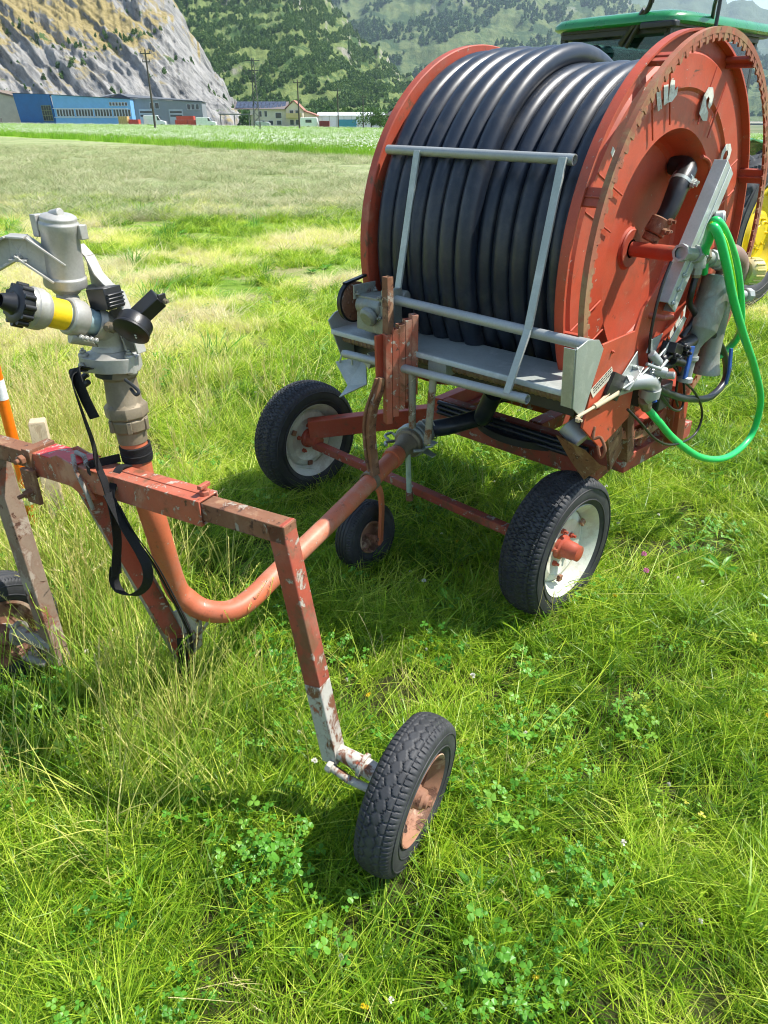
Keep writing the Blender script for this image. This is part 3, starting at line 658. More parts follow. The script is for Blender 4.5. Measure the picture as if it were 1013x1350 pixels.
# cupped ears around the left tube
b=MB()
for q in(-.036,.030):
    pr=[(-.34,.875),(-.28,.90),(-.225,.885),(-.185,.845),(-.165,.80),(-.20,.795),(-.25,.82),(-.33,.825)]
    b.prism([(x,q,z) for x,z in pr],(0,.005,0))
b.build('side_ear',M['red_half'],cart,.0015)
b=MB();b.prism([(-.36,-.035,.884),(-.22,-.035,.884),(-.20,.036,.884),(-.37,.036,.884)],(0,0,.004));b.build('cap_plate',worn('bright_red_cap',(.55,.03,.03),[(PALE,.58,24,.03)],.4),cart,.001)
b=MB();b.tube([(-.235,-.02,.905),(-.20,-.045,.875),(-.175,-.05,.83),(-.165,-.048,.78)],.0055,10,smooth=5);b.tube([(-.26,.01,.895),(-.22,.0,.898),(-.19,-.02,.888)],.006,10);b.build('retaining_pin',M['grey_leg'],cart)
# legs
b=MB();b.beam((.388,0,.872),(.462,0,.445),.046,.047,(1,0,0));l=b.build('leg',M['red_shabby'],cart,.003)
b=MB();b.beam((.4615,0,.4455),(.502,0,.205),.0458,.0468,(1,0,0));b.build('leg_foot',M['white_red'],l,.003)
b=MB();b.beam((-.600,0,.83),(-.562,0,.09),.052,.052,(1,0,0));b.build('leg',M['left_leg'],cart,.003)
# axles
b=MB();b.tube([(.515,.0,.235),(.59,.005,.215),(.68,.0,.197)],[.019,.024,.026],18);b.lathe([(0,.02),(0,.032),(.01,.032),(.01,.02)],(.58,.005,.217),(1,0,-.2),20)
b.build('axle',M['white_red'],cart);b=MB();b.tube([(.50,-.028,.205),(.56,-.03,.188),(.63,-.02,.172)],.011,12);b.cyl((.50,-.03,.208),(.515,-.03,.204),.017,8,.002);b.build('axle_rod',M['white_red'],cart)
b=MB();b.tube([(-.56,-.01,.16),(-.64,-.035,.19),(-.75,-.07,.195)],[.024,.024,.028],18);b.tube([(-.575,-.04,.10),(-.63,-.06,.12)],.012,12);b.lathe([(0,.03),(0,.04),(.012,.04),(.012,.03)],(-.665,-.04,.192),(-1,-.3,0),24);b.build('axle',M['grey_leg'],cart)
# diagonal skid leg
b=MB();b.beam((-.235,.0,.835),(-.185,.185,.13),.058,.05,(0,.3,1));b.build('diagonal_leg',M['grey_leg'],cart,.003)
b=MB();b.beam((-.203,-.012,.80),(-.152,.168,.14),.006,.052,(0,.3,1));b.build('diagonal_leg_face',M['red_shabby'],cart,.001)
# riser and pipe
b=MB();b.tube([(-.112,.07,.955),(-.110,.07,.90),(-.105,.072,.80),(-.100,.085,.68),(-.128,.140,.45),(-.112,.165,.385),(-.075,.19,.345),(-.02,.235,.330),(.003,.311,.335),(.005,.454,.352),(.02,.768,.40),(.025,1.10,.447),(.02,1.25,.462)],.0335,28,smooth=7);b.build('water_pipe',M['pipe'],cart)
b=MB();b.prism([(-.17,.15,.33),(-.09,.17,.35),(-.11,.17,.20),(-.16,.17,.14)],(.006,0.02,0));b.beam((-.06,.21,.32),(-.165,.19,.16),.05,.006);b.build('pipe_gusset',M['white_red'],cart,.001)
b=MB();b.lathe([(0,.030),(0,.041),(.03,.043),(.045,.040),(.06,.036),(.06,.03)],(.022,1.20,.458),(-.02,.99,.08),28);b.build('pipe_collar',M['pipe'],cart)
b=MB();b.lathe([(0,.03),(.0,.036),(.05,.040),(.06,.046),(.085,.050),(.09,.060),(.105,.062),(.115,.056),(.125,.03)],(.02,1.265,.463),(-.03,.99,.05),32);b.build('coupling_socket',M['brass'],cart)
b=MB();o=V((.015,1.375,.468));b.lathe([(0,.055),(0,.068),(.008,.072),(.016,.068),(.02,.055)],o,(-.03,.99,.05),36);b.lathe([(.028,.05),(.028,.066),(.036,.070),(.044,.066),(.046,.05)],o,(-.03,.99,.05),36)
for s in(-1,1):
    b.tube([o+V((s*.07,0,-.01)),o+V((s*.085,-.05,.0)),o+V((s*.062,-.085,.005))],.007,8,smooth=4)
    b.tube([o+V((s*.07,.02,.0)),o+V((s*.10,.03,.01)),o+V((s*.11,-.01,.01)),o+V((s*.085,-.02,.0))],.006,8,smooth=4)
b.prism([o+V((.065,-.01,.012)),o+V((.125,-.03,.02)),o+V((.13,.0,.022)),o+V((.07,.03,.012))],(0,0,.005));b.prism([o+V((.065,-.01,-.03)),o+V((.125,-.04,-.03)),o+V((.13,-.01,-.03)),o+V((.07,.03,-.03))],(0,0,.005))
b.build('lever_coupling',M['galv'],cart,.001)
b=MB();b.cyl((.047,1.30,.45),(.052,1.31,.25),.011,14);b.build('prop_rod',plain('pale_green_rod',(.38,.48,.38),.5),cart);b=MB();b.cyl((.052,1.31,.275),(.053,1.312,.235),.016,12,.002);b.build('rod_foot',M['rusty'],cart)
# pick-up comb (upright hollow bars)
cb=bpy.data.objects.new('catch_plate',None);COL.objects.link(cb);cb.parent=cart
b=MB()
rows=[(.085,.100,1.005,.86),]
for k in range(5):
    x=.100+.0150*k;y=1.03+.0190*k
    zt=1.010+.014*k;zb=.690+.024*k
    p0=V((x,y,zb));p1=V((x-.004,y,zt))
    b.beam(p0,p1,.032,.0228,(.62,.785,0),open1=.002)
b.build('hollow_slats',M['red_half'],cb,.001)
b=MB();b.beam((.075,1.02,.84),(.070,1.02,1.005),.036,.010,(1,-.35,0));b.beam((.088,1.012,.70),(.088,1.012,1.0),.012,.012);b.build('side_slat',M['red'],cb,.001)
b=MB();b.beam((.098,1.035,.98),(.094,1.035,1.195),.026,.028,(1,-.35,0),open1=.003);b.build('upright_bar',M['rusty'],cb,.001)
b=MB()
b.strap([(.080,1.005,.86),(.062,1.0,.80),(.040,1.0,.74),(.028,1.005,.66),(.026,1.02,.56),(.032,1.03,.49)],.042,.008,(.3,1,0),5)
b.strap([(.086,1.012,.86),(.075,1.0,.80),(.056,1.0,.74),(.044,1.005,.66),(.042,1.02,.56),(.046,1.03,.47)],.036,.016,(.3,1,0),5)
b.build('bent_flat_bar',M['rusty'],cb,.001)
b=MB();b.lathe([(0,.034),(0,.040),(.025,.040),(.025,.034)],(.022,1.02,.437),(0,.99,.07),24);b.build('pipe_clamp',M['brass'],cb)
# small support wheel under pipe
sw=bpy.data.objects.new('support_wheel',None);COL.objects.link(sw);sw.parent=cart;sw.location=(-.040,1.10,.146);sw.rotation_euler=(0,rad(-5),rad(-12))
b=MB();tyre(b,(0,0,0),A1,.150,.092,.065,pat_rib,300,.004);b.build('tyre',M['rubber'],sw,ang=50)
b=MB();b.lathe([(.02,.07),(.034,.068),(.034,.062),(.01,.052),(.006,.0)],(0,0,0),A1,40);b.lathe([(-.02,.07),(-.034,.068),(-.034,.062),(-.01,.052),(-.006,.0)],(0,0,0),A1,40);b.cyl((-.055,0,0),(.055,0,0),.012,14);b.bolt((.05,0,0),A1,.016,.012);b.build('rim',M['rim_rust'],sw)
b=MB();b.strap([(-.03,1.08,.405),(.005,1.08,.400),(.030,1.09,.375),(.035,1.10,.30),(.028,1.105,.18),(.026,1.105,.125)],.040,.012,(-.2,1,0),5);b.build('fork',M['pipe'],cart,.001)
# ------------------------------------------------------------------ RAIN GUN (bolted on the riser)
gun=bpy.data.objects.new('rain_gun',None);COL.objects.link(gun);gun.parent=cart
b=MB()
b.lathe([(0,.0),(0,.036),(.03,.036),(.035,.043),(.06,.045),(.066,.047),(.07,.052),(.095,.052),(.10,.048),(.105,.042),(.165,.037),(.17,.042),(.185,.042),(.19,.0)],(-.112,.07,.935),(-.04,0,1),8)
b.lathe([(0,.02),(0,.036),(.03,.037),(.036,.045),(.062,.047),(.066,.043),(.10,.046),(.106,.042),(.165,.038),(.17,.044),(.186,.044),(.19,.02)],(-.112,.07,.934),(-.04,0,1),40)
for k in range(6):
    a=2*math.pi*k/6+.3;b.box((-.115+.046*math.cos(a),.07+.046*math.sin(a),.985),(.010,.012,.03),Matrix.Rotation(a,3,'Z'))
b.build('brass_union',M['brass'],gun,.0015)
b=MB()
pts=[]
for k in range(24):
    a=2*math.pi*k/24;r=.062+.012*max(0,math.cos(3*a+.4));pts.append((-.128+r*1.06*math.cos(a),.07+r*math.sin(a),1.124))
b.prism(pts,(-.001,0,.034))
b.lathe([(0,.058),(.004,.052),(.012,.046),(.014,.0)],(-.128,.07,1.158),(0,0,1),32)
for k in range(3):
    a=-.135+2*math.pi*k/3;b.cyl((-.128+.066*math.cos(a),.07+.064*math.sin(a),1.118),(-.128+.066*math.cos(a),.07+.064*math.sin(a),1.166),.012,14,.003);b.bolt((-.128+.066*math.cos(a),.07+.064*math.sin(a),1.166),(0,0,1),.008,.006)
b.cyl((-.16,.005,1.14),(-.16,-.003,1.14),.008,10);b.cyl((-.19,.03,1.14),(-.195,.025,1.14),.008,10)
b.build('swivel_flange',M['alu'],gun,.002)
E0=V((-.128,.07,1.165));BP=V((-.112,.022,1.243));TIP=V((-.141,-.161,1.321));BD=(TIP-BP).normalized()
b=MB();b.tube([E0,(-.126,.070,1.19),(-.122,.056,1.222),BP],[.046,.040,.036,.035],24,smooth=6)
b.lathe([(-.012,.030),(-.012,.037),(.0,.038),(.006,.036)],BP,BD,28)
b.prism([(-.105,.06,1.165),(-.07,.075,1.165),(-.085,.085,1.24),(-.12,.06,1.25)],(.004,.01,0))
b.build('elbow_casting',M['alu'],gun,.001)
L=(TIP-BP).length
b=MB();b.cyl(BP+BD*.0,BP+BD*.115,.0285,28);b.build('barrel_tube',M['pale_blue_pipe'],gun)
b=MB();b.lathe([(.030,.028),(.030,.037),(.036,.040),(.066,.040),(.070,.036),(.070,.028)],BP,BD,32)
b.tube([BP+BD*.055+V((.01,.0,-.03)),BP+BD*.02+V((.012,0,-.045)),BP+BD*.07+V((0,0,-.045))],.016,12)
for k in range(4): b.bolt(BP+BD*(.018+.012*k)+V((.03,-.01,-.038)),(.6,-.6,.2),.006,.008)
b.build('barrel_collar',M['alu'],gun,.001)
b=MB();b.lathe([(.074,.0288),(.074,.0325),(.118,.0325),(.118,.0288)],BP,BD,36);b.build('yellow_label',M['yellow_sticker'],gun)
b=MB()
b.lathe([(.118,.03),(.118,.036),(.122,.040),(.130,.041),(.132,.044),(.150,.044),(.153,.041),(.160,.040),(.160,.02)],BP,BD,40);b.build('nozzle_collar',M['alu'],gun)
b=MB();b.lathe([(.158,.0),(.158,.036),(.164,.040),(.184,.040),(.188,.034),(.188,.024),(.19,.022),(.212,.015),(.214,.013),(.212,.011),(.19,.012),(.188,.0)],BP,BD,36)
w_=BD.cross(V((0,0,1))).normalized();u_=w_.cross(BD)
for k in range(12):
    a=2*math.pi*k/12;c=BP+BD*.172+(u_*math.cos(a)+w_*math.sin(a))*.040;b.cyl(c-BD*.011,c+BD*.012,.006,10)
b.build('nozzle',M['black'],gun,.001)
# hammer housing on top of the barrel
CT=V((-.160,.020,1.466));CBm=V((-.182,.020,1.303));cd=(CT-CBm).normalized()
b=MB();b.lathe([(0,.0),(0,.028),(.010,.034),(.014,.044),(.018,.046),(.036,.046),(.038,.043),(.130,.039),(.134,.041),(.150,.041),(.153,.038),(.162,.038),(.166,.032),(.168,0)],CBm,cd,40)
b.tube([(-.128,-.012,1.262),CBm-cd*.012,CBm+cd*.01],[.026,.024,.024],20);b.box(CBm+cd*.145+V((-.036,-.02,0)),(.018,.03,.045));b.cyl(CT+V((-.02,0,0)),CT+V((.01,0,.006)),.01,10)
b.box(CBm+cd*.14+V((.035,.025,-.01)),(.022,.02,.03))
b.build('hammer_housing',M['alu'],gun,.002)
# drive arm, I section, cranked
def ibeam(b,P,h,w,t):
    P=[V(p) for p in P]
    for i in range(len(P)-1):
        a,c=P[i],P[i+1];d=(c-a).normalized();a=a-d*(.007 if i else 0);c=c+d*.007;sd=V((0,0,1)).cross(d).normalized();up=d.cross(sd)
        b.beam(a,c,t,h,up);b.beam(a+up*h/2,c+up*h/2,w,t,up);b.beam(a-up*h/2,c-up*h/2,w,t,up)
b=MB();ibeam(b,[(-.165,.0,1.350),(-.206,-.046,1.405),(-.222,-.060,1.407),(-.29,-.10,1.368),(-.38,-.16,1.30)],.046,.050,.005)
b.build('drive_arm',M['alu'],gun,.001)
b=MB()
# rear brace going down to the flange
def KQ(x,y,q): return None
br=[(-.178,1.398),(-.152,1.376),(-.134,1.340),(-.108,1.318),(-.075,1.302),(-.060,1.262),(-.046,1.215),(-.036,1.170),(-.066,1.165),(-.084,1.215),(-.104,1.262),(-.134,1.290),(-.175,1.31)]
b.prism([(x,.085,z) for x,z in br],(0,.006,0))
for i in range(8):
    (x0,z0_),(x1,z1)=br[i%len(br)],br[(i+1)%len(br)]
    if i<7:b.beam((x0,.075,z0_),(x1,.075,z1),.026,.005,(z1-z0_,0,-(x1-x0)) if abs(x1-x0)+abs(z1-z0_)>0 else (0,0,1))
b.beam((-.172,.075,1.31),(-.108,.075,1.262),.026,.004)
b.beam((-.104,.075,1.262),(-.068,.075,1.17),.026,.004,(1,0,0))
b.build('rear_brace',M['alu'],gun,.001)
b=MB();b.box((-.088,.045,1.296),(.058,.05,.046),Matrix.Rotation(rad(-8),3,'Y'))
for k in range(4): b.box((-.056,.045,1.284+.008*k),(.008,.046,.004))
b.build('rubber_buffer',M['black'],gun,.003)
gm=bpy.data.objects.new('pressure_gauge',None);COL.objects.link(gm);gm.parent=gun
GC=V((.010,.02,1.246));gd=V((.12,-.75,-.55)).normalized()
b=MB();b.lathe([(0,0),(0,.036),(.004,.0385),(.026,.0385),(.029,.041),(.033,.041),(.036,.037),(.037,.0)],GC-gd*.022,gd,40);g_=b.build('gauge_boot',M['black'],gm)
b=MB();b.beam(GC+V((.0,.01,.015)),GC+V((.040,.050,.060)),.040,.030,(0,-.6,.8));b.box(GC+V((.052,.046,.060)),(.006,.022,.02));b.build('gauge_guard',M['black'],gm,.002)
b=MB();b.bolt(GC+V((.06,.045,.055)),(1,0,0),.006,.006);b.build('guard_bolt',M['brass'],gm);b=MB();b.tube([(-.095,.03,1.235),(-.06,.02,1.238),(-.035,.015,1.24)],[.012,.010,.009],10);b.lathe([(0,.0),(0,.013),(.012,.013),(.012,0)],(-.065,.02,1.238),(1,-.1,.05),6);b.build('gauge_stem',M['brass'],gm)
b=MB()
w_=gd.cross(V((0,0,1))).normalized();u_=w_.cross(gd)
for q in((-.010,-.006),(-.007,-.014)): b.cyl(GC+gd*.0145+w_*q[0]+u_*q[1],GC+gd*.0158+w_*q[0]+u_*q[1],.0025,10)
b.build('gauge_mark',M['white_band'],gm)
b=MB();b.tube([(-.055,.03,1.115),(-.02,.02,1.108),(.0,.015,1.10),(-.005,.01,1.093),(-.03,.02,1.10)],.004,8,smooth=5);b.tube([(-.18,.03,1.11),(-.19,.02,1.10),(-.185,.015,1.085),(-.17,.02,1.095)],.007,8,smooth=4);b.lathe([(0,.044),(0,.049),(.014,.049),(.014,.044)],(-.128,.07,1.108),(0,0,1),30);b.build('spring_clip',M['dark_metal'],gun)
# ------------------------------------------------------------------ STRAP (separate thing tied on the cart)
sp_=bpy.data.objects.new('ratchet_strap',None);COL.objects.link(sp_);sp_.parent=None;sp_.location=cart.location;sp_.rotation_euler=(0,0,CR)
tag(sp_,'black webbing strap wound round the gun riser and hanging down past the red beam','strap')
b=MB();b.strap([(-.140,.0,1.135),(-.128,-.040,1.150),(-.112,-.055,1.135),(-.095,-.058,1.09),(-.078,-.056,1.045)],.034,.003,(1,.0,.3),6);b.strap([(-.130,-.02,1.140),(-.122,-.060,1.135),(-.110,-.062,1.06),(-.104,-.055,.98),(-.11,-.05,.923),(-.093,-.052,.865),(-.082,-.055,.80),(-.088,-.055,.72),(-.108,-.055,.65),(-.12,-.055,.60)],.030,.0025,(.75,-.4,.1),8,rad(70));b.build('strap_upper',M['webbing'],sp_)
b=MB();b.strap([(-.115,-.058,.63),(-.130,-.058,.58),(-.110,-.058,.550),(-.060,-.060,.560),(-.010,-.060,.605),(.008,-.060,.655),(-.004,-.06,.70),(-.045,-.06,.77),(-.085,-.058,.85)],.026,.0025,(.3,.8,-.5),8);b.build('strap_loop',M['webbing'],sp_)
b=MB()
for k,dx in enumerate((0,.014)):
    b.strap([(-.075+dx,-.052,.82),(-.050+dx,-.045,.75),(-.043+dx,.0,.635),(-.051+dx,.05,.493),(-.067+dx,.1,.349),(-.088+dx*.5,.13,.25),(-.125,.15,.15)],.016,.003,(.8,-.3,.2),7,rad(50*k))
b.strap([(-.125,.13,.26),(-.13,.13,.20),(-.15,.14,.13),(-.14,.13,.09)],.03,.003,(.6,.5,0),5)
b.build('strap_tail',M['webbing'],sp_)
b=MB()
for k in range(4): b.lathe([(0,.034),(-.002,.038),(.012,.0395),(.014,.035)],(-.110,.072,.886+.009*k),(.08*math.sin(k*2),.06*math.cos(k*3),1),36)
b.strap([(-.135,.040,.895),(-.16,.0,.893),(-.175,-.03,.890),(-.15,-.045,.888)],.022,.003,(0,0,1),5);b.strap([(-.10,.035,.885),(-.10,.0,.888),(-.085,-.045,.85),(-.09,-.052,.80)],.022,.003,(1,0,0),6)
b.build('strap_wrap',M['webbing'],sp_)
# ------------------------------------------------------------------ marker pole and stake
pl=empty('marker_pole',(-1.60,2.87,0),.0,'leaning orange marker pole with white bands behind the cart beam','marker pole')
b=MB();base=V((0,0,0));top=V((.02,-.02,1.15));d=top-base
b.lathe([(0,0),(0,.023),(d.length,.023),(d.length,0)],base,d,20);b.build('pole',M['orange'],pl)
for t0,t1 in((.11,.18),(.54,.61)):
    b=MB();b.lathe([(d.length*t0,.0230),(d.length*t0,.0240),(d.length*(t0)+.085,.0240),(d.length*t0+.085,.0230)],base,d,20);b.build('white_band',M['white_band'],pl)
stk=MB();
def sq(z,s,dx,dy): return [V((dx+a*s,dy+b_*s,z)) for a,b_ in((-1,-1),(1,-1),(1,1),(-1,1))]
vs=sq(0,.036,0,0)+sq(.50,.034,.0,0)+sq(.508,.030,.0,0)
stk.add(vs,[(3,2,1,0),(8,9,10,11)]+[(i,(i+1)%4,4+(i+1)%4,4+i) for i in range(4)]+[(4+i,4+(i+1)%4,8+(i+1)%4,8+i) for i in range(4)])
o=stk.build('wooden_stake',M['wood'],None,.002);o.location=(-1.50,2.90,0);o.rotation_euler=(rad(-1),rad(1),rad(20));tag(o,'pale square wooden stake standing behind the red cart beam','stake')
# ------------------------------------------------------------------ TRACTOR
TF=V((.75,.66,0)).normalized();trz=-math.atan2(TF.x,TF.y)
trac=empty('tractor',(2.13,7.84,0),trz,'green tractor with yellow wheels parked behind the hose reel','tractor')
def rbox(b,c,sz,ch):
    c=V(c);x,y,z=[t/2 for t in sz]
    pts=[(-x+ch,-y),(x-ch,-y),(x,-y+ch),(x,y-ch),(x-ch,y),(-x+ch,y),(-x,y-ch),(-x,-y+ch)]
    b.prism([c+V((a,d_,-z)) for a,d_ in pts],(0,0,2*z))
# roof
b=MB();
ol=[]
for k in range(40):
    a=2*math.pi*k/40;ca,sa=math.cos(a),math.sin(a);n_=.26
    ol.append(((abs(ca)**n_)*(1 if ca>0 else -1),(abs(sa)**n_)*(1 if sa>0 else -1)))
vs=[];lay=[(.665,1.0,2.355),(.685,1.02,2.37),(.685,1.02,2.40),(.65,.98,2.44),(.50,.8,2.47),(.3,.5,2.485)]
for hx,hy,z in lay: vs+=[(hx*x,.82+hy*y,z) for x,y in ol]
fs=[(i*40+k,i*40+(k+1)%40,(i+1)*40+(k+1)%40,(i+1)*40+k) for i in range(len(lay)-1) for k in range(40)]+[tuple(range(40))[::-1],tuple(5*40+k for k in range(40))]
b.add(vs,fs);b.build('roof',M['tractor_green'],trac,ang=50)
b=MB();rbox(b,(0,.82,2.345),(1.22,1.88,.02),.08);b.build('roof_liner',M['dark_metal'],trac)
b=MB()
PO=[(-.58,-.06),(.58,-.06),(.62,.72),(-.62,.72),(-.55,1.60),(.55,1.60)]
for x,y in PO: b.beam((x*.98,y,1.0),(x*.93,y,2.34),.055,.055,(0,1,0))
b.beam((-.57,-.06,1.02),(.57,-.06,1.02),.06,.06);b.beam((-.57,-.06,1.55),(.57,-.06,1.55),.04,.03);b.beam((.57,-.06,1.02),(.6,1.60,1.02),.06,.06);b.beam((-.57,-.06,1.02),(-.6,1.6,1.02),.06,.06)
b.beam((-.54,-.075,2.315),(.54,-.075,2.315),.05,.05);b.beam((.545,-.04,2.315),(.545,1.58,2.315),.05,.05);b.beam((-.545,-.04,2.315),(-.545,1.58,2.315),.05,.05)
b.build('cab_frame',M['dark_metal'],trac,.004)
b=MB();b.prism([(-.55,-.055,1.05),(.55,-.055,1.05),(.52,-.055,2.27),(-.52,-.055,2.27)],(0,.006,0));b.build('rear_window',M['cab_glass'],trac)
b=MB();b.prism([(.575,-.02,1.05),(.60,.70,1.05),(.56,.70,2.27),(.545,-.02,2.27)],(.006,0,0));b.prism([(.60,.76,1.05),(.56,1.58,1.05),(.53,1.58,2.27),(.565,.76,2.27)],(.006,0,0));b.build('door_glass',M['cab_glass'],trac)
b=MB();b.prism([(-.575,-.02,1.05),(-.60,1.58,1.05),(-.53,1.58,2.27),(-.545,-.02,2.27)],(.006,0,0));b.build('side_glass',M['cab_glass'],trac)
b=MB();b.prism([(-.53,1.62,1.2),(.53,1.62,1.2),(.5,1.62,2.27),(-.5,1.62,2.27)],(0,.006,0));b.build('windscreen',M['cab_glass'],trac)
b=MB();rbox(b,(0,.42,1.0),(.5,.5,.16),.06);b.box((0,.2,1.35),(.46,.12,.6));b.build('driver_seat',plain('seat_vinyl',(.20,.17,.06),.6),trac,.02)
b=MB();b.lathe([(0,.17),(.02,.185),(.04,.17),(.02,.155)],(0,.95,1.38),(0,-.4,.9),28);b.tube([(0,.96,1.38),(0,1.1,1.1)],.025,10);b.build('steering_wheel',M['black'],trac)
b=MB()
rbox(b,(0,.65,.80),(1.0,1.3,.34),.05);b.box((0,.9,.55),(.42,1.8,.4));b.build('floor_pan',M['dark_metal'],trac,.01)
b=MB();rbox(b,(0,2.40,1.14),(.62,1.5,.55),.1);b.build('bonnet',M['tractor_green'],trac,.03)
for s in(-1,1):
    b=MB()
    for k in range(9):
        a0=rad(5+17*k);a1=rad(5+17*(k+1));r=.78
        p0=V((s*.95,.57-r*math.cos(a0),.70+r*math.sin(a0)));p1=V((s*.95,.57-r*math.cos(a1),.70+r*math.sin(a1)))
        b.beam(p0,p1,.46,.012,(0,math.cos((a0+a1)/-2),math.sin((a0+a1)/2)))
    b.build('mudguard',M['tractor_green'],trac)
def trwheel(c,R,W,rim,s):
    w=bpy.data.objects.new('wheel',None);COL.objects.link(w);w.parent=trac;w.location=c
    b=MB();tyre(b,(0,0,0),A1,R,W,rim,pat_bar,200,.03,.6);b.build('tyre',M['rubber2'],w,ang=45)
    b=MB();b.lathe([(W*.36*s,rim+.012),(W*.40*s,rim+.01),(W*.40*s,rim-.015),(W*.30*s,rim-.03),(W*.28*s,rim-.07),(W*.12*s,rim-.10),(W*.10*s,rim*.55),(W*.22*s,rim*.42),(W*.24*s,.10),(W*.28*s,.09),(W*.28*s,0)],(0,0,0),A1,56)
    for k in range(8): a=2*math.pi*k/8;b.bolt((W*.24*s,.13*math.cos(a),.13*math.sin(a)),(s,0,0),.014,.018)
    b.build('rim',M['yellow_rim'],w,ang=30);return w
trwheel((1.36,.53,.70),.70,.34,.43,1);trwheel((-1.08,.57,.70),.70,.34,.40,-1);trwheel((.75,2.5,.5),.5,.26,.28,1);trwheel((-.75,2.5,.5),.5,.26,.28,-1)
b=MB();b.lathe([(0,0),(0,.05),(.02,.062),(.07,.066),(.075,.06),(.07,.0)],(-.12,-.10,2.17),(-.1,-1,-.05),28);wl=b.build('work_lamp',M['dark_metal'],trac);b=MB();b.lathe([(0,0),(.002,.052),(.008,.04),(.012,0)],(-.1275,-.1745,2.1662),(-.1,-1,-.05),24);b.build('lamp_lens',M['lamp_glass'],wl)
b=MB();b.tube([(.60,.55,2.28),(.72,.30,2.50),(.86,.10,2.56),(.88,.08,2.45),(.88,.08,1.85),(.86,.10,1.5)],.016,10,smooth=4);b.build('mirror_arm',M['dark_metal'],trac)
b=MB();b.tube([(.18,-.12,2.20),(.38,-.16,2.48),(.42,-.18,2.58)],.022,10);b.tube([(.42,-.18,2.5),(.43,-.19,2.68)],.010,8);b.tube([(.12,-.12,2.22),(.34,-.15,2.46)],.03,8);b.build('antenna_bracket',M['black'],trac)
b=MB();rbox(b,(.50,-.16,2.34),(.34,.10,.05),.02);b.build('warning_bar',M['black'],trac,.01)
b=MB();b.tube([(.30,-.35,.55),(.12,-.85,.55)],.03,10);b.tube([(-.3,-.1,.6),(-.3,-.9,.5)],.04,10);b.tube([(.3,-.1,.6),(.3,-.9,.5)],.04,10);b.tube([(.35,-.08,.85),(.40,-.25,.9),(.42,-.4,.75)],.018,8,smooth=4);b.tube([(.45,-.08,.9),(.5,-.3,.95),(.5,-.45,.8)],.018,8,smooth=4);b.build('linkage',M['dark_metal'],trac)
# ------------------------------------------------------------------ TERRAIN
def sst(x,a,b):
    t=max(0,min(1,(x-a)/(b-a)));return t*t*(3-2*t)
def gz(x,y):
    r=math.hypot(x,y)
    z=-.006*max(0,min(r,260)-40)-.012*x*sst(r,6,60)
    return z
def gzb(x,y):   # with small bumps near
    r=math.hypot(x,y)
    return gz(x,y)+(.018*noise.noise((x*1.3,y*1.3,0))+.008*noise.noise((x*5,y*5,3)))*(1-sst(r,6,30))
def stripD(x,y): return (y+1.03*x-37+2.2*noise.noise((x*.06,y*.06,7)))/1.436
def grass_mat(name,ramp,trans=.35,rough=.45,rnd=.22):
    m,nt=newmat(name);t=NT(nt)
    a=t.n('ShaderNodeAttribute');a.attribute_type='INSTANCER';a.attribute_name='tone'
    b=t.n('ShaderNodeAttribute');b.attribute_type='GEOMETRY';b.attribute_name='vt'
    i=t.n('ShaderNodeObjectInfo')
    f=t.math('ADD',a.outputs['Fac'],t.math('MULTIPLY',t.math('SUBTRACT',i.outputs['Random'],.5),rnd))
    f=t.math('ADD',f,t.math('MULTIPLY',t.math('SUBTRACT',b.outputs['Fac'],.5),.55))
    r=t.n('ShaderNodeValToRGB');cr=r.color_ramp;cr.interpolation='LINEAR'
    while len(cr.elements)>1: cr.elements.remove(cr.elements[-1])
    cr.elements[0].position=ramp[0][0];cr.elements[0].color=(*ramp[0][1],1)
    for p,c in ramp[1:]:
        e_=cr.elements.new(p);e_.color=(*c,1)
    t.l(f,r.inputs[0])
    t.out(r.outputs[0],rough,0,None,.35,0,trans);return m
RAMP0=[(0,(.055,.15,.010)),(.3,(.13,.28,.012)),(.52,(.25,.42,.018)),(.68,(.40,.50,.05)),(.82,(.55,.50,.16)),(1,(.68,.57,.30))]
RAMP=[(0,(.10,.22,.015)),(.25,(.29,.48,.022)),(.44,(.53,.68,.05)),(.60,(.76,.81,.14)),(.76,(.80,.76,.30)),(1,(.78,.70,.44))]
GM=grass_mat('grass_blades',RAMP,.45,.38)
# ground sheet
ring=[0]+[.35*1.085**k for k in range(122)]
ring=[r for r in ring if r<6200]
NA=220
vs=[(0,0,gzb(0,0))];fs=[]
for r in ring[1:]:
    for k in range(NA):
        a=2*math.pi*k/NA;x=r*math.sin(a);y=r*math.cos(a);vs.append((x,y,gzb(x,y)))
for k in range(NA): fs.append((0,1+(k+1)%NA,1+k))
for i in range(len(ring)-2):
    for k in range(NA):
        a=1+i*NA;fs.append((a+k,a+(k+1)%NA,a+NA+(k+1)%NA,a+NA+k))
g=MB();g.add(vs,fs)
m,nt=newmat('field_ground');t=NT(nt);P=t.pos()
sx=t.n('ShaderNodeSeparateXYZ');t.l(P,sx.inputs[0])
X=sx.outputs[0];Y=sx.outputs[1]
r_=t.math('SQRT',t.math('ADD',t.math('MULTIPLY',X,X),t.math('MULTIPLY',Y,Y)))
soil=t.mix(t.step(t.noise(P,14,5,.6),.35,.65),(.055,.05,.022),(.09,.105,.03))
midn=t.noise(P,.55,5,.65,.3)
straw=t.mix(t.step(t.noise(P,25,4,.7),.3,.7),(.27,.28,.10),(.44,.40,.20))
green=t.mix(t.step(t.noise(P,9,6,.75),.3,.7),(.12,.25,.02),(.26,.40,.05))
mid=t.mix(t.step(midn,.42,.58),green,straw)
swn=t.noise(t.pos((.10,.55,1),(0,0,rad(-22))),1.0,6,.72)
fine=t.noise(P,11,8,.85)
sx2=t.n('ShaderNodeMapping');t.l(P,sx2.inputs[0]);sx2.inputs['Scale'].default_value=(.35,2.2,1)
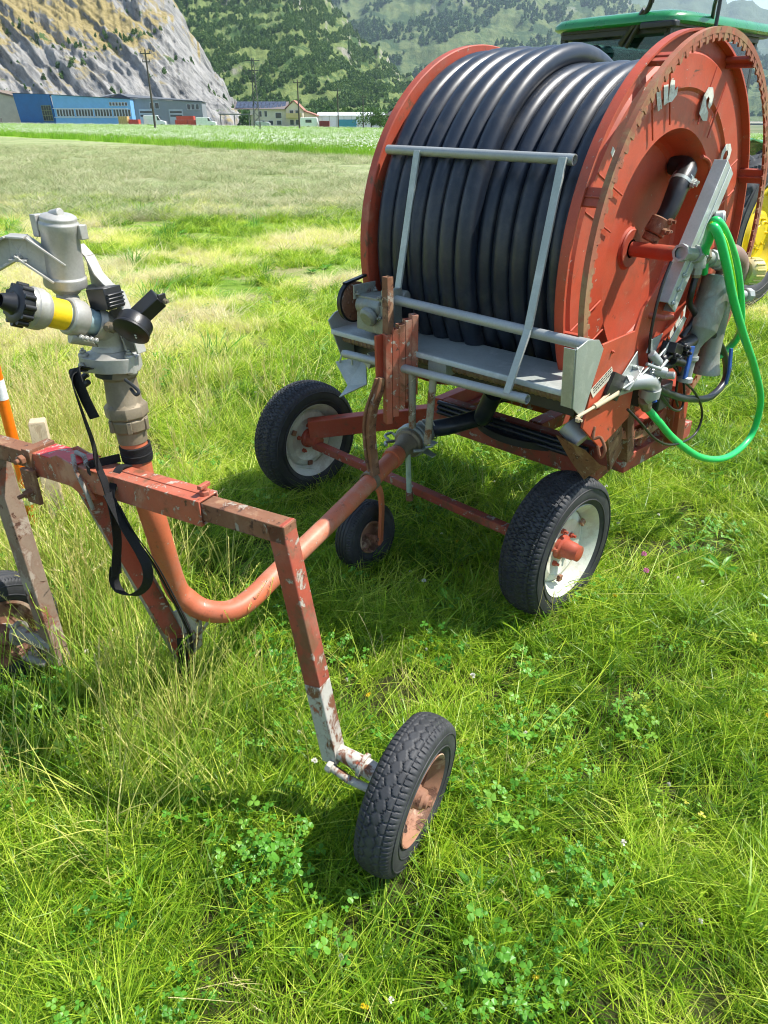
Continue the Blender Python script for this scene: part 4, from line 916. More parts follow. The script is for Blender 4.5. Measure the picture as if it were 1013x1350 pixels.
speck=t.noise(P,1.7,9,.82)
mown=t.mix(t.step(swn,.38,.62),(.27,.33,.12),(.44,.45,.25))
mown=t.mix(t.step(fine,.42,.66,0,.75),mown,(.13,.18,.055))
mown=t.mix(t.step(speck,.50,.60,0,.75),mown,(.12,.155,.055))
strip=t.mix(t.step(t.noise(P,1.3,6,.8),.35,.65),(.17,.33,.03),(.32,.46,.08))
c=t.mix(t.step(r_,3.5,7.5),soil,mid)
c=t.mix(t.step(t.math('ADD',r_,t.math('MULTIPLY',midn,6)),18,25),c,mown)
D_=t.math('MULTIPLY',t.math('ADD',t.math('ADD',Y,t.math('MULTIPLY',X,1.03)),-37),.7)
inside=t.math('MULTIPLY',t.step(D_,-.5,.8),t.step(Y,15,20))
c=t.mix(inside,c,strip)
far=t.mix(t.step(t.noise(P,.02,5,.6),.4,.6),(.09,.13,.04),(.2,.2,.11))
c=t.mix(t.step(r_,215,232),c,far)
bh=t.math('ADD',fine,speck)
t.out(c,.9,0,t.bump(bh,.9,.05),.15)
go=g.build('ground',m);tag(go,kind='structure')
# ------------------------------------------------------------------ scatter machinery
SRC=bpy.data.collections.new('scatter_sources')
def srcobj(name,verts,faces,vt,mats,mi=None):
    me=bpy.data.meshes.new(name);me.from_pydata(verts,[],faces)
    a=me.attributes.new('vt','FLOAT','POINT');a.data.foreach_set('value',vt)
    for m_ in mats: me.materials.append(m_)
    if mi: me.polygons.foreach_set('material_index',mi)
    o=bpy.data.objects.new(name,me);return o
def scatter(name,pts,sources,label=None):
    """pts=[(x,y,z,rx,ry,rz,scale,kind,tone)] one object, geometry-nodes instances of the source clumps"""
    col=bpy.data.collections.new(name+'_sources')
    for o in sources: col.objects.link(o)
    me=bpy.data.meshes.new(name);me.from_pydata([p[:3] for p in pts],[],[])
    a=me.attributes.new('rot','FLOAT_VECTOR','POINT');a.data.foreach_set('vector',[q for p in pts for q in p[3:6]])
    a=me.attributes.new('scl','FLOAT','POINT');a.data.foreach_set('value',[p[6] for p in pts])
    a=me.attributes.new('knd','INT','POINT');a.data.foreach_set('value',[p[7] for p in pts])
    a=me.attributes.new('tone','FLOAT','POINT');a.data.foreach_set('value',[p[8] for p in pts])
    o=bpy.data.objects.new(name,me);COL.objects.link(o);o['kind']='stuff'
    if label: o['label']=label
    ng=bpy.data.node_groups.new(name+'_nodes','GeometryNodeTree')
    ng.interface.new_socket('Geometry',in_out='INPUT',socket_type='NodeSocketGeometry');ng.interface.new_socket('Geometry',in_out='OUTPUT',socket_type='NodeSocketGeometry')
    N=ng.nodes;Lk=ng.links
    gi=N.new('NodeGroupInput');go_=N.new('NodeGroupOutput');iop=N.new('GeometryNodeInstanceOnPoints');ci=N.new('GeometryNodeCollectionInfo')
    ci.inputs['Collection'].default_value=col;ci.inputs['Separate Children'].default_value=True;ci.inputs['Reset Children'].default_value=True
    def at(nm,dt):
        x=N.new('GeometryNodeInputNamedAttribute');x.data_type=dt;x.inputs['Name'].default_value=nm;return x.outputs['Attribute']
    Lk.new(gi.outputs[0],iop.inputs['Points']);Lk.new(ci.outputs[0],iop.inputs['Instance']);iop.inputs['Pick Instance'].default_value=True
    Lk.new(at('knd','INT'),iop.inputs['Instance Index'])
    er=N.new('FunctionNodeEulerToRotation');Lk.new(at('rot','FLOAT_VECTOR'),er.inputs[0]);Lk.new(er.outputs[0],iop.inputs['Rotation'])
    Lk.new(at('scl','FLOAT'),iop.inputs['Scale']);Lk.new(iop.outputs[0],go_.inputs[0])
    md=o.modifiers.new('scatter','NODES');md.node_group=ng
    return o
def blades(name,n,rad_,h0,h1,w0,w1,lean,seed,mat=None,vtf=None,droop=.5,seg=4):
    R=random.Random(seed);vs=[];fs=[];vt=[]
    for _ in range(n):
        a=R.uniform(0,6.283);r=rad_*math.sqrt(R.random());bx,by=r*math.cos(a),r*math.sin(a)
        h=R.uniform(h0,h1);w=R.uniform(w0,w1);d=R.uniform(0,6.283) if R.random()<.5 else a+R.uniform(-.8,.8);l=R.uniform(.1,1)*lean;dr=R.uniform(.2,1)*droop
        px,py=-math.sin(d),math.cos(d);tw=R.uniform(-.8,.8);k=len(vs);tone=R.random() if vtf is None else vtf(R)
        for s in range(seg+1):
            q=s/seg
            out=h*(l*q+dr*q*q*.8);z=h*(q-.55*dr*q**2.2)-(.01 if s==0 else 0)
            ww=w*(1-q**1.8)*.5+.0003;ca=math.cos(tw*q);sa=math.sin(tw*q)
            cx,cy=bx+math.cos(d)*out,by+math.sin(d)*out
            ex,ey,ez=px*ca,py*ca,sa
            if s<seg:
                vs+=[(cx-ex*ww,cy-ey*ww,z-ez*ww),(cx+ex*ww,cy+ey*ww,z+ez*ww)];vt+=[tone]*2
            else: vs.append((cx,cy,z));vt.append(tone)
        for s in range(seg-1): fs.append((k+2*s,k+2*s+1,k+2*s+3,k+2*s+2))
        fs.append((k+2*seg-2,k+2*seg-1,k+2*seg))
    return srcobj(name,vs,fs,vt,[mat or GM])
def vt_norm(lo,hi): return lambda R: R.uniform(lo,hi)
def vt_mixed(R): return R.uniform(.15,.7) if R.random()<.85 else R.uniform(.9,1.35)
def patch(name,seed,R0,tufts):
    """turf patch: tufts of blades; each tuft (n, r, h0, h1, w0, w1, lean, droop, tone0, tone1, straw share)"""
    R=random.Random(seed);vs=[];fs=[];vt=[]
    for (cnt,n,rr,h0,h1,w0,w1,lean,droop,t0,t1,st) in tufts:
      for _c in range(cnt):
        ta=R.uniform(0,6.283);tr=R0*math.sqrt(R.random());tx,ty=tr*math.cos(ta),tr*math.sin(ta);tt=R.uniform(t0,t1);td=R.uniform(0,6.283);sc=R.uniform(.7,1.2);bias=R.random()<.45
        for _ in range(int(n*R.uniform(.7,1.3))):
            a=R.uniform(0,6.283);r=rr*math.sqrt(R.random());bx,by=tx+r*math.cos(a),ty+r*math.sin(a)
            h=R.uniform(h0,h1)*sc;w=R.uniform(w0,w1);d=td+R.gauss(0,.6) if bias else R.uniform(0,6.283);l=R.uniform(.1,1)*lean;dr=R.uniform(.15,1)*droop
            px,py=-math.sin(d),math.cos(d);tw=R.uniform(-1.2,1.2);k=len(vs)
            tone=R.uniform(.85,1.3) if R.random()<st else tt+R.gauss(0,.10)
            seg=3 if h<.09 else 4
            for s_ in range(seg+1):
                q=s_/seg;out=h*(l*q+dr*q*q*.8);z=h*(q-.55*dr*q**2.2)-(.01 if s_==0 else 0)
                ww=w*(1-q**2.2)*.5+.0003;ca=math.cos(tw*q+.4);sa=math.sin(tw*q+.4);cx,cy=bx+math.cos(d)*out,by+math.sin(d)*out
                if s_<seg: vs+=[(cx-px*ca*ww,cy-py*ca*ww,z-sa*ww),(cx+px*ca*ww,cy+py*ca*ww,z+sa*ww)];vt+=[tone]*2
                else: vs.append((cx,cy,z));vt.append(tone)
            for s_ in range(seg-1): fs.append((k+2*s_,k+2*s_+1,k+2*s_+3,k+2*s_+2))
            fs.append((k+2*seg-2,k+2*seg-1,k+2*seg))
    return srcobj(name,vs,fs,vt,[GM])
FINE=lambda c:(c,26,.035,.035,.095,.0014,.0028,.7,.7,.22,.78,.15)
MID=lambda c:(c,16,.030,.05,.135,.0026,.0052,.7,.8,.15,.72,.12)
BROAD=lambda c:(c,8,.022,.08,.19,.0045,.0085,.7,1.0,.10,.66,.05)
MAT=lambda c:(c,16,.05,.04,.15,.0014,.0030,3.2,.15,.60,1.05,.45)
DRY=lambda c:(c,26,.04,.03,.10,.0012,.0025,1.1,.5,.70,1.15,.5)
sources=[patch('patch_a%d'%k,100+k,.21,[FINE(17),MID(18),BROAD(3),MAT(5)]) for k in range(4)]
sources+=[patch('patch_b%d'%k,120+k,.21,[FINE(26),MID(9),MAT(6)]) for k in range(3)]
sources+=[patch('patch_c%d'%k,140+k,.21,[MID(14),BROAD(9),FINE(8),MAT(4)]) for k in range(2)]
sources+=[patch('patch_d%d'%k,160+k,.21,[DRY(22),FINE(8),MAT(10)]) for k in range(3)]
# near and middle grass
RG=random.Random(11)
def blocked(x,y):
    for cx,cy,rr in BL:
        if (x-cx)**2+(y-cy)**2<rr*rr: return True
    return False
def w_reel(a,b): return V((0,0,0))+reel.location+AX*a+FY*b
def w_cart(p,q): return cart.location+U*p+W_*q
BL=[]
for c,ax_,L in((w_reel(.372,-.61),FY,.17),(w_reel(-1.075,-.6),FY,.17),(w_cart(.715,0),W_,.10),(w_cart(-.74,-.07),W_,.10)):
    for k in(-1,0,1): BL.append((c.x+ax_.x*L*k,c.y+ax_.y*L*k,.075))
def dryness(x,y):
    r=math.hypot(x,y)
    n=fbm((x*.42+3,y*.55,1.3),4);n2=fbm((x*1.7,y*1.9,9),3)
    d=.34+.26*n2*.6+.12*n
    if r>4.6:
        k=sst(r,4.6,7);d=d+k*(.12+.50*sst(n+.25*n2,-.15,.30))
    # dry tall patch left behind the cart
    k=math.exp(-(((x+1.9)/.9)**2+((y-3.6)/1.3)**2));d+=.38*k
    k=math.exp(-(((x+2.2)/1.6)**2+((y-6.2)/1.2)**2));d+=.22*k
    return d
pts=[]
def addring(r0,r1,dens,smul,amax=48):
    n=int(dens*math.radians(2*amax)/2*(r1*r1-r0*r0))
    for _ in range(n):
        r=math.sqrt(RG.uniform(r0*r0,r1*r1));a=rad(RG.uniform(-amax,amax));x=r*math.sin(a);y=r*math.cos(a)
        if False and blocked(x,y): continue
        d=dryness(x,y);s=smul*RG.uniform(.75,1.2)*(1+.30*noise.noise((x*1.1,y*1.1,5)))
        if d>.60: k=RG.choice((9,10,11,9,10,4))
        else:
            g_=noise.noise((x*.9,y*.9,31))
            k=RG.choice((0,1,2,3,7,8)) if g_>.05 else RG.choice((4,5,6,0,1,2))
        if r>16: s*=.8
        pts.append((x,y,gzb(x,y)-.004,RG.gauss(0,.07),RG.gauss(0,.07),RG.uniform(0,6.283),s,k,min(.95,max(.05,d+RG.gauss(0,.04)))-.24))
addring(.25,2.2,60,.70,75);addring(2.2,4.2,40,.88,56);addring(4.2,7.5,17,1.1,46);addring(7.5,13,7.5,1.25,44);addring(13,20,3.0,1.3,42)
scatter('meadow_grass',pts,sources)
# tall grass under and beside the cart
TM=grass_mat('tall_grass_stems',[(0,(.16,.32,.02)),(.35,(.34,.48,.05)),(.6,(.58,.56,.14)),(1,(.80,.68,.36))],.25,.5,.4)
def stems(name,n,rad_,h0,h1,seed,head=True):
    R=random.Random(seed);vs=[];fs=[];vt=[]
    for _ in range(n):
        a=R.uniform(0,6.283);r=rad_*math.sqrt(R.random());bx,by=r*math.cos(a),r*math.sin(a);h=R.uniform(h0,h1);d=R.uniform(0,6.283);l=R.uniform(.03,.35);tone=R.uniform(.2,1)
        def P(q): return V((bx+math.cos(d)*h*(l*q+.22*l*q**3*3),by+math.sin(d)*h*(l*q+.22*l*q**3*3),h*(q-.10*l*q*q)))
        w=.0009
        for e_ in((1,0),(0,1)):
            k=len(vs)
            for s in range(6):
                p=P(s/5);vs+=[(p.x-e_[0]*w,p.y-e_[1]*w,p.z),(p.x+e_[0]*w,p.y+e_[1]*w,p.z)];vt+=[tone]*2
            for s in range(5): fs.append((k+2*s,k+2*s+1,k+2*s+3,k+2*s+2))
        if head:
            for j in range(16):
                q=.80+.20*j/16;p=P(q);aa=R.uniform(0,6.283);ll=R.uniform(.006,.013)
                o_=V((math.cos(aa)*.5,math.sin(aa)*.5,.85))*ll;sd=V((-math.sin(aa),math.cos(aa),0))*.0016;k=len(vs)
                vs+=[tuple(p-sd),tuple(p+sd),tuple(p+o_)];vt+=[min(1,tone+.25)]*3;fs.append((k,k+1,k+2))
    return srcobj(name,vs,fs,vt,[TM])
tall=[stems('stem_a',7,.06,.25,.48,21),stems('stem_b',4,.07,.35,.62,22),blades('stem_c',26,.06,.18,.42,.002,.0042,.45,23,TM,vt_norm(.1,.8),.5,6),stems('stem_d',5,.06,.18,.34,24,False)]
pts=[]
def tallpatch(cx,cy,sx,sy,n,s0,s1,t0,t1,kinds=(0,0,1,2,2,2,3)):
    for _ in range(n):
        x=RG.gauss(cx,sx);y=RG.gauss(cy,sy)
        if blocked(x,y) or math.hypot(x,y)<.75: continue
        pts.append((x,y,gzb(x,y),RG.gauss(0,.14),RG.gauss(0,.14),RG.uniform(0,6.283),RG.uniform(s0,s1),RG.choice(kinds),RG.uniform(t0,t1)))
tallpatch(-1.22,2.10,.26,.35,190,.7,1.15,.15,.7)
tallpatch(-.72,1.72,.16,.20,80,.6,1.05,.1,.6)
tallpatch(-1.95,3.3,.40,.60,520,.7,1.1,.4,.9)
tallpatch(-.55,1.55,.25,.18,60,.45,.9,.2,.6)
tallpatch(-2.3,4.6,.9,.7,420,.55,.95,.55,.95)
tallpatch(-.45,1.15,.35,.25,22,.3,.6,.2,.6,(0,3,3))
for _ in range(200):
    r=math.sqrt(RG.uniform(.8,40));a=rad(RG.uniform(-45,45));x,y=r*math.sin(a),r*math.cos(a)
    if not blocked(x,y) and not(-.6<x<.5 and 1.9<y<3.2): pts.append((x,y,gzb(x,y),RG.gauss(0,.35),RG.gauss(0,.35),RG.uniform(0,6.28),RG.uniform(.3,.75),RG.choice((0,1,3,3,3)),RG.uniform(.3,.95)))
scatter('tall_grass',pts,tall)
# clover and broad leaves
CM=grass_mat('clover_leaf',[(0,(.05,.19,.015)),(.5,(.12,.34,.03)),(.8,(.22,.42,.05)),(1,(.6,.5,.05))],.35,.4,.3)
WM=plain('clover_blossom',(.75,.72,.62),.6,0,.15,60);PKM=plain('pink_blossom',(.55,.16,.30),.6);YM=plain('yellow_blossom',(.75,.55,.01),.6)
def clover(name,n,rad_,seed,size):
    R=random.Random(seed);vs=[];fs=[];vt=[]
    for _ in range(n):
        a=R.uniform(0,6.283);r=rad_*math.sqrt(R.random());x,y=r*math.cos(a),r*math.sin(a);z=R.uniform(.02,.085);tone=R.uniform(.1,.8);s=size*R.uniform(.6,1.2);th=R.uniform(0,2)
        tx,ty=R.gauss(0,.35),R.gauss(0,.35)
        for j in range(3):
            b_=th+j*2.094;ca,sa=math.cos(b_),math.sin(b_);k=len(vs)
            for u_,v_ in((0,0),(.35,-.36),(.8,-.42),(1.0,-.12),(.94,0),(1.0,.12),(.8,.42),(.35,.36)):
                lx=(u_*ca-v_*sa)*s;ly=(u_*sa+v_*ca)*s;vs.append((x+lx,y+ly,z+lx*tx+ly*ty+abs(v_)*s*.35));vt.append(tone)
            fs.append(tuple(range(k,k+8)))
        k=len(vs);vs+=[(x-.0006,y,0),(x+.0006,y,0),(x,y,z)];vt+=[tone]*3;fs.append((k,k+1,k+2))
    return srcobj(name,vs,fs,vt,[CM])
def broad(name,n,L_,w_,seed):
    R=random.Random(seed);vs=[];fs=[];vt=[]
    for i in range(n):
        d=6.283*i/n+R.uniform(-.3,.3);l=L_*R.uniform(.6,1.1);up=R.uniform(.25,.9);k=len(vs);tone=R.uniform(.2,.8)
        for s,(q,ww) in enumerate(((0,.15),(.25,.6),(.5,1),(.75,.75),(1,.0))):
            z=l*(up*q-.5*up*q*q)+.01;c=V((math.cos(d)*l*q,math.sin(d)*l*q,z));e_=V((-math.sin(d),math.cos(d),0))*w_*ww*.5
            vs+=[tuple(c-e_+V((0,0,.2*w_*ww))),tuple(c),tuple(c+e_+V((0,0,.2*w_*ww)))];vt+=[tone]*3
        for s in range(4):
            a=k+3*s;fs+=[(a,a+1,a+4,a+3),(a+1,a+2,a+5,a+4)]
    return srcobj(name,vs,fs,vt,[CM])
def bloss(name,mat,n,r0,h,seed):
    R=random.Random(seed);vs=[];fs=[];vt=[];mi=[]
    for _ in range(n):
        bx,by=R.gauss(0,.03),R.gauss(0,.03);hh=h*R.uniform(.7,1.1)
        k=len(vs);vs+=[(bx-.001,by,0),(bx+.001,by,0),(bx,by,hh)];vt+=[.4]*3;fs.append((k,k+1,k+2));mi.append(0)
        for j in range(42):
            u_=R.uniform(-.5,1);a=R.uniform(0,6.283);c=math.sqrt(max(0,1-u_*u_));dv=V((c*math.cos(a),c*math.sin(a),u_));o=V((bx,by,hh));sd=dv.orthogonal().normalized()*r0*.22;k=len(vs)
            vs+=[tuple(o+dv*r0*.35-sd),tuple(o+dv*r0*.35+sd),tuple(o+dv*r0*R.uniform(.85,1.1)+sd*.5),tuple(o+dv*r0-sd*.5)];vt+=[.5]*4;fs.append((k,k+1,k+2,k+3));mi.append(1)
    return srcobj(name,vs,fs,vt,[CM,mat],mi)
pts=[]
for r0,r1,dn in((.3,2.2,44),(2.2,4.5,28),(4.5,9,8)):
    n=int(dn*rad(100)/2*(r1*r1-r0*r0))
    for _ in range(n):
        r=math.sqrt(RG.uniform(r0*r0,r1*r1));a=rad(RG.uniform(-52,52));x,y=r*math.sin(a),r*math.cos(a)
        pn=noise.noise((x*1.6,y*1.6,17))
        if (pn<.10 and RG.random()<.82) or blocked(x,y): continue
        pts.append((x,y,gzb(x,y)+RG.uniform(0,.035),RG.gauss(0,.12),RG.gauss(0,.12),RG.uniform(0,6.28),RG.uniform(.8,1.35),RG.choice((0,0,0,0,0,1,1,1,1,1,1,2)),RG.uniform(.2,.7)))
scatter('clover',pts,[clover('leaf_a',26,.075,31,.0095),clover('leaf_b',18,.07,32,.012),broad('leaf_c',7,.075,.016,33)])
pts=[]
for _ in range(150):
    r=math.sqrt(RG.uniform(.5,26));a=rad(RG.uniform(-48,48));x,y=r*math.sin(a),r*math.cos(a)
    if blocked(x,y):continue
    pts.append((x,y,gzb(x,y),RG.gauss(0,.2),RG.gauss(0,.2),RG.uniform(0,6.28),RG.uniform(.7,1.15),RG.choice((0,0,0,0,2,2)),.4))
for x,y in((1.03,2.42),(1.0,2.30)): pts.append((x,y,gzb(x,y),0,0,0,1.2,1,.4))
scatter('wild_flowers',pts,[bloss('bloom_a',WM,1,.0085,.12,41),bloss('bloom_b',PKM,1,.010,.15,42),bloss('bloom_c',YM,2,.006,.09,43)])
# weedy tufts in the middle distance
pts=[]
for _ in range(900):
    x=RG.uniform(-9,9);y=RG.uniform(5.5,17);n=fbm((x*.35,y*.5,22),3)
    if n<.05 or RG.random()>.6: continue
    pts.append((x,y,gzb(x,y),RG.gauss(0,.2),RG.gauss(0,.2),RG.uniform(0,6.28),RG.uniform(.8,1.5),RG.choice((0,0,1)),RG.uniform(.25,.6)))
scatter('weeds',pts,[broad('weed_a',14,.12,.03,51),blades('weed_b',40,.09,.10,.24,.005,.010,.8,52,CM,vt_norm(.1,.6),.9)])
# uncut strip with white umbels
pts=[]
def stripclump(name,seed):
    R=random.Random(seed);vs=[];fs=[];vt=[];mi=[]
    for _ in range(150):
        x,y=R.uniform(-.6,.6),R.uniform(-.45,.45);h=R.uniform(.25,.55);d=R.uniform(0,6.28);w=R.uniform(.006,.014);k=len(vs)
        vs+=[(x-math.cos(d)*w,y-math.sin(d)*w,0),(x+math.cos(d)*w,y+math.sin(d)*w,0),(x+R.gauss(0,.12),y+R.gauss(0,.12),h)];vt+=[R.uniform(.1,.75)]*3;fs.append((k,k+1,k+2));mi.append(0)
    for _ in range(9):
        x,y=R.uniform(-.6,.6),R.uniform(-.45,.45);h=R.uniform(.34,.58);s=R.uniform(.016,.034)
        k=len(vs);vs+=[(x+s*math.cos(j*1.047),y+s*math.sin(j*1.047),h+R.uniform(-.012,.012)) for j in range(6)]+[(x,y,h+.012)];vt+=[.5]*7;fs+=[(k+j,k+(j+1)%6,k+6) for j in range(6)];mi+=[1]*6
    return srcobj(name,vs,fs,vt,[grass_mat('strip_grass_'+name,[(0,(.13,.30,.015)),(.5,(.27,.50,.03)),(1,(.48,.62,.10))],.4),WM],mi)
ss=[stripclump('tuft_a',61),stripclump('tuft_b',62)]
cnt=0
while cnt<15000:
    y=20+200*RG.random()**1.7;x=y*RG.uniform(-.62,.62)
    if stripD(x,y)<0 or (x>6 and y<30): continue
    cnt+=1
    pts.append((x,y,gz(x,y),RG.gauss(0,.06),RG.gauss(0,.06),RG.uniform(0,6.28),RG.uniform(.75,1.15),RG.choice((0,1)),RG.uniform(.25,.75)))
scatter('uncut_meadow',pts,ss)
# cut hay lying on the mown ground
pts=[]
HM=grass_mat('hay_clippings',[(0,(.13,.19,.05)),(.4,(.28,.34,.13)),(.7,(.50,.48,.27)),(1,(.64,.58,.40))],.2)
hay=[blades('hay_a',60,.16,.05,.16,.003,.006,3.2,71,HM,vt_norm(.0,1.2),droop=.1),blades('hay_b',50,.20,.06,.18,.003,.006,4.0,72,HM,vt_norm(.0,1.0),droop=.1)]
for _ in range(9000):
    y=14+34*RG.random()**1.2;x=y*RG.uniform(-.75,.75)
    if stripD(x,y)>0: continue
    n=noise.noise((x*.12-.05*y,y*.55,2))
    if n<-.15 and RG.random()<.6: continue
    pts.append((x,y,gz(x,y),0,0,RG.uniform(0,6.28),RG.uniform(.8,1.6),RG.choice((0,1)),RG.uniform(.2,.75)))
scatter('cut_hay',pts,hay)
# ------------------------------------------------------------------ MOUNTAINS
def interp(x,tb):
    if x<=tb[0][0]: return tb[0][1]
    for (a,b_),(c,d_) in zip(tb,tb[1:]):
        if x<=c: return b_+(d_-b_)*(x-a)/(c-a)
    return tb[-1][1]
def mountain(name,az0,az1,na,nt_,dfoot,dtop,ridge,rough_,fz,mat,strata=None,conc=1.15):
    vs=[];fs=[];st=[]
    for j in range(nt_+1):
        t_=j/nt_
        for i in range(na+1):
            az=az0+(az1-az0)*i/na
            el=interp(az,ridge)
            el+= .40*noise.noise((az*.9,fz,2.2))+.28*noise.noise((az*3.1,fz,4))+.14*noise.noise((az*11,fz,6))
            d0=dfoot;d1=dtop;d=d0+(d1-d0)*t_
            H_=d1*math.tan(rad(max(el,.05)))
            z=H_*t_**conc+gz(0,250)-2
            a=rad(az);x,y=d*math.sin(a),d*math.cos(a);xa=(dfoot*.4+dtop*.6)*math.tan(a);st+=[xa*.70-z*.71,d*.3,z*.70+xa*.71]
            env=min(1,t_*6)*(1 if t_<.97 else .6)
            s=1/rough_
            if strata:
                q=V((xa*.70-z*.71,y*.12,z*.70+xa*.71))
                n1=1-abs(noise.noise((q.x*s*.16,q.y*s*.3,q.z*s*1.3)))*2
                n2=1-abs(noise.noise((q.x*s*.45,q.y*s*.9,q.z*s*3.6)))*2
                n3=1-abs(noise.noise((q.x*s*1.5,q.y*s*2.2,q.z*s*8)))*2
                dn=(n1*.8+n2*.50+n3*.16+fbm((x*s*1.2,y*s*1.2,z*s*1.2),4)*.45)*rough_*.36
            else:
                n1=1-abs(noise.noise((x*s*.30+z*s*.2,y*s*.3,z*s*.22)))*2
                dn=(n1*.55+fbm((x*s,y*s,z*s),6)*.42)*rough_*.42
            dn*=env
            vs.append((x-dn*math.sin(a)*.8,y-dn*math.cos(a)*.8,z+dn*.45))
    w=na+1
    for j in range(nt_):
        for i in range(na): fs.append((j*w+i,j*w+i+1,(j+1)*w+i+1,(j+1)*w+i))
    b=MB();b.add(vs,fs);o=b.build(name,mat,ang=180,recalc=False)
    me=o.data
    at_=me.attributes.new('strata','FLOAT_VECTOR','POINT');at_.data.foreach_set('vector',st)
    if sum(p.normal.z for p in list(me.polygons)[:50])<0: me.flip_normals()
    tag(o,kind='structure');return o,vs,w
def rockmat(name,rock,rock2,grassc,grass2,sc,gl,gh,green=None,streak=(1,1,1),zmid=0,zk=0):
    m,nt=newmat(name);t=NT(nt);P=t.pos()
    geo=t.n('ShaderNodeNewGeometry');sz=t.n('ShaderNodeSeparateXYZ');t.l(geo.outputs['Normal'],sz.inputs[0])
    Pr=t.n('ShaderNodeAttribute',attribute_name='strata').outputs['Vector'];mp=t.n('ShaderNodeMapping');t.l(Pr,mp.inputs[0]);mp.inputs['Scale'].default_value=streak;Ps=mp.outputs[0]
    n1=t.noise(Ps,sc,9,.72,.3);n2=t.noise(Ps,sc*5,8,.75,.2);n3=t.noise(P,sc*.35,5,.6)
    rk=t.mix(t.step(n2,.32,.66),rock,rock2)
    rk=t.mix(t.step(t.noise(Ps,sc*2.3,7,.75),.56,.62,0,.7),rk,tuple(v*.35 for v in rock))
    gr=t.mix(t.step(t.noise(P,sc*6,6,.7),.35,.65),grassc,grass2)
    sp_=t.n('ShaderNodeSeparateXYZ');t.l(P,sp_.inputs[0])
    zt=t.math('MULTIPLY',t.math('SUBTRACT',sp_.outputs[2],zmid),zk)
    f=t.math('ADD',t.math('ADD',t.math('ADD',t.math('MULTIPLY',n1,.55),zt),t.math('MULTIPLY',n3,.6)),t.math('MULTIPLY',sz.outputs[2],.28))
    c=t.mix(t.step(f,gl,gh),rk,gr)
    if green: c=t.mix(t.step(t.noise(P,sc*.8,7,.7),green[1],green[1]+.05),c,green[0])
    t.out(c,.9,0,t.bump(t.math('ADD',n2,n1),.8,1.2/sc*.05),.2);return m
m1=rockmat('cliff_rock',(.12,.12,.115),(.31,.30,.28),(.20,.16,.06),(.30,.24,.11),.085,.775,.87,((.06,.10,.03),.62),(.22,.6,1.25),24,.0045)
m2=rockmat('green_slope',(.20,.19,.15),(.32,.30,.24),(.075,.115,.03),(.16,.20,.055),.03,.66,.76,((.035,.075,.015),.54))
m3=rockmat('far_slope',(.24,.24,.22),(.34,.33,.30),(.07,.11,.035),(.14,.17,.06),.009,.66,.76,((.035,.07,.02),.52))
m4=rockmat('far_range',(.22,.23,.22),(.28,.28,.27),(.08,.12,.05),(.10,.14,.06),.003,.6,.8)
o1,v1,w1=mountain('cliff',-42,-7.6,560,260,262,410,[(-42,9.5),(-15,9.3),(-13.6,7.4),(-12.6,5.4),(-11.4,3.3),(-10.3,1.6),(-9.4,.6),(-7.6,.05)],16,1.1,m1,True)
o2,v2,w2=mountain('vineyard_hill',-22,8,300,160,420,900,[(-22,10),(-5.6,9.5),(-4.2,7.7),(-3.2,6.5),(-1.5,4.6),(.6,3.4),(2.5,2.1),(4.6,1.1),(8,.1)],46,3.3,m2)
o3,v3,w3=mountain('wooded_mountain',-14,34,300,120,1250,2500,[(-14,10.5),(9,10),(12,8.2),(14.5,6.6),(18,5.2),(24,3.2),(34,1.5)],160,5.1,m3)
o4,v4,w4=mountain('far_mountain_range',6,50,160,60,3300,4800,[(6,9.5),(13,8.6),(17.5,7.5),(20.6,6.4),(23.9,5.6),(30,4.6),(50,3)],330,7.9,m4)
# forest on the slopes
def treeclump(name,seed,tall_):
    R=random.Random(seed);vs=[];fs=[];vt=[]
    for _ in range(170):
        while True:
            p=V((R.uniform(-1,1),R.uniform(-1,1),R.uniform(0,1)))
            q=p.z
            rr=(1-q)**.6*(.95 if not tall_ else .6)*(.55+.45*min(1,q*6))
            if math.hypot(p.x,p.y)<rr: break
        n=V((R.gauss(0,1),R.gauss(0,1),R.gauss(0,.7)+.5)).normalized();u_=n.orthogonal().normalized();w_=n.cross(u_);s=R.uniform(.07,.15)
        c=V((p.x*.5,p.y*.5,p.z));k=len(vs)
        vs+=[tuple(c+u_*s),tuple(c+w_*s*.7),tuple(c-u_*s),tuple(c-w_*s*.7)];vt+=[R.uniform(.1,.8)]*4;fs.append((k,k+1,k+2,k+3))
    return srcobj(name,vs,fs,vt,[FM])
FM=grass_mat('forest_foliage',[(0,(.03,.075,.015)),(.5,(.06,.14,.025)),(1,(.13,.22,.04))],.2,.6,.4)
tc=[treeclump('tree_a',81,False),treeclump('tree_b',82,False),treeclump('tree_c',83,True)]
pts=[]
def plant(vs,w,n,ns,thr,s0,s1,seed,t0,t1,tone):
    R=random.Random(seed);N=len(vs);rows=N//w
    for _ in range(n):
        j=int(R.uniform(t0,t1)*(rows-1));i=R.randrange(w-1);a=V(vs[j*w+i]);b_=V(vs[j*w+i+1]);c=V(vs[(j+1)*w+i]);p=a+(b_-a)*R.random()+(c-a)*R.random()
        q=fbm(((p.x*.75+p.z*1.1)*ns,p.y*ns*.5,(p.z*.9-p.x*.6)*ns*3.2+seed),4)
        if q<thr: continue
        pts.append((p.x,p.y,p.z-.4,R.gauss(0,.08),R.gauss(0,.08),R.uniform(0,6.28),R.uniform(s0,s1),R.randrange(3),R.uniform(*tone)))
plant(v2,w2,46000,.034,-.04,1.3,4.0,5,.0,1,(.35,1.1))
plant(v1,w1,5200,.03,.34,.7,2.2,6,.02,1,(.3,.9))
plant(v3,w3,15000,.004,.02,6,13,7,.05,1,(.1,.7))
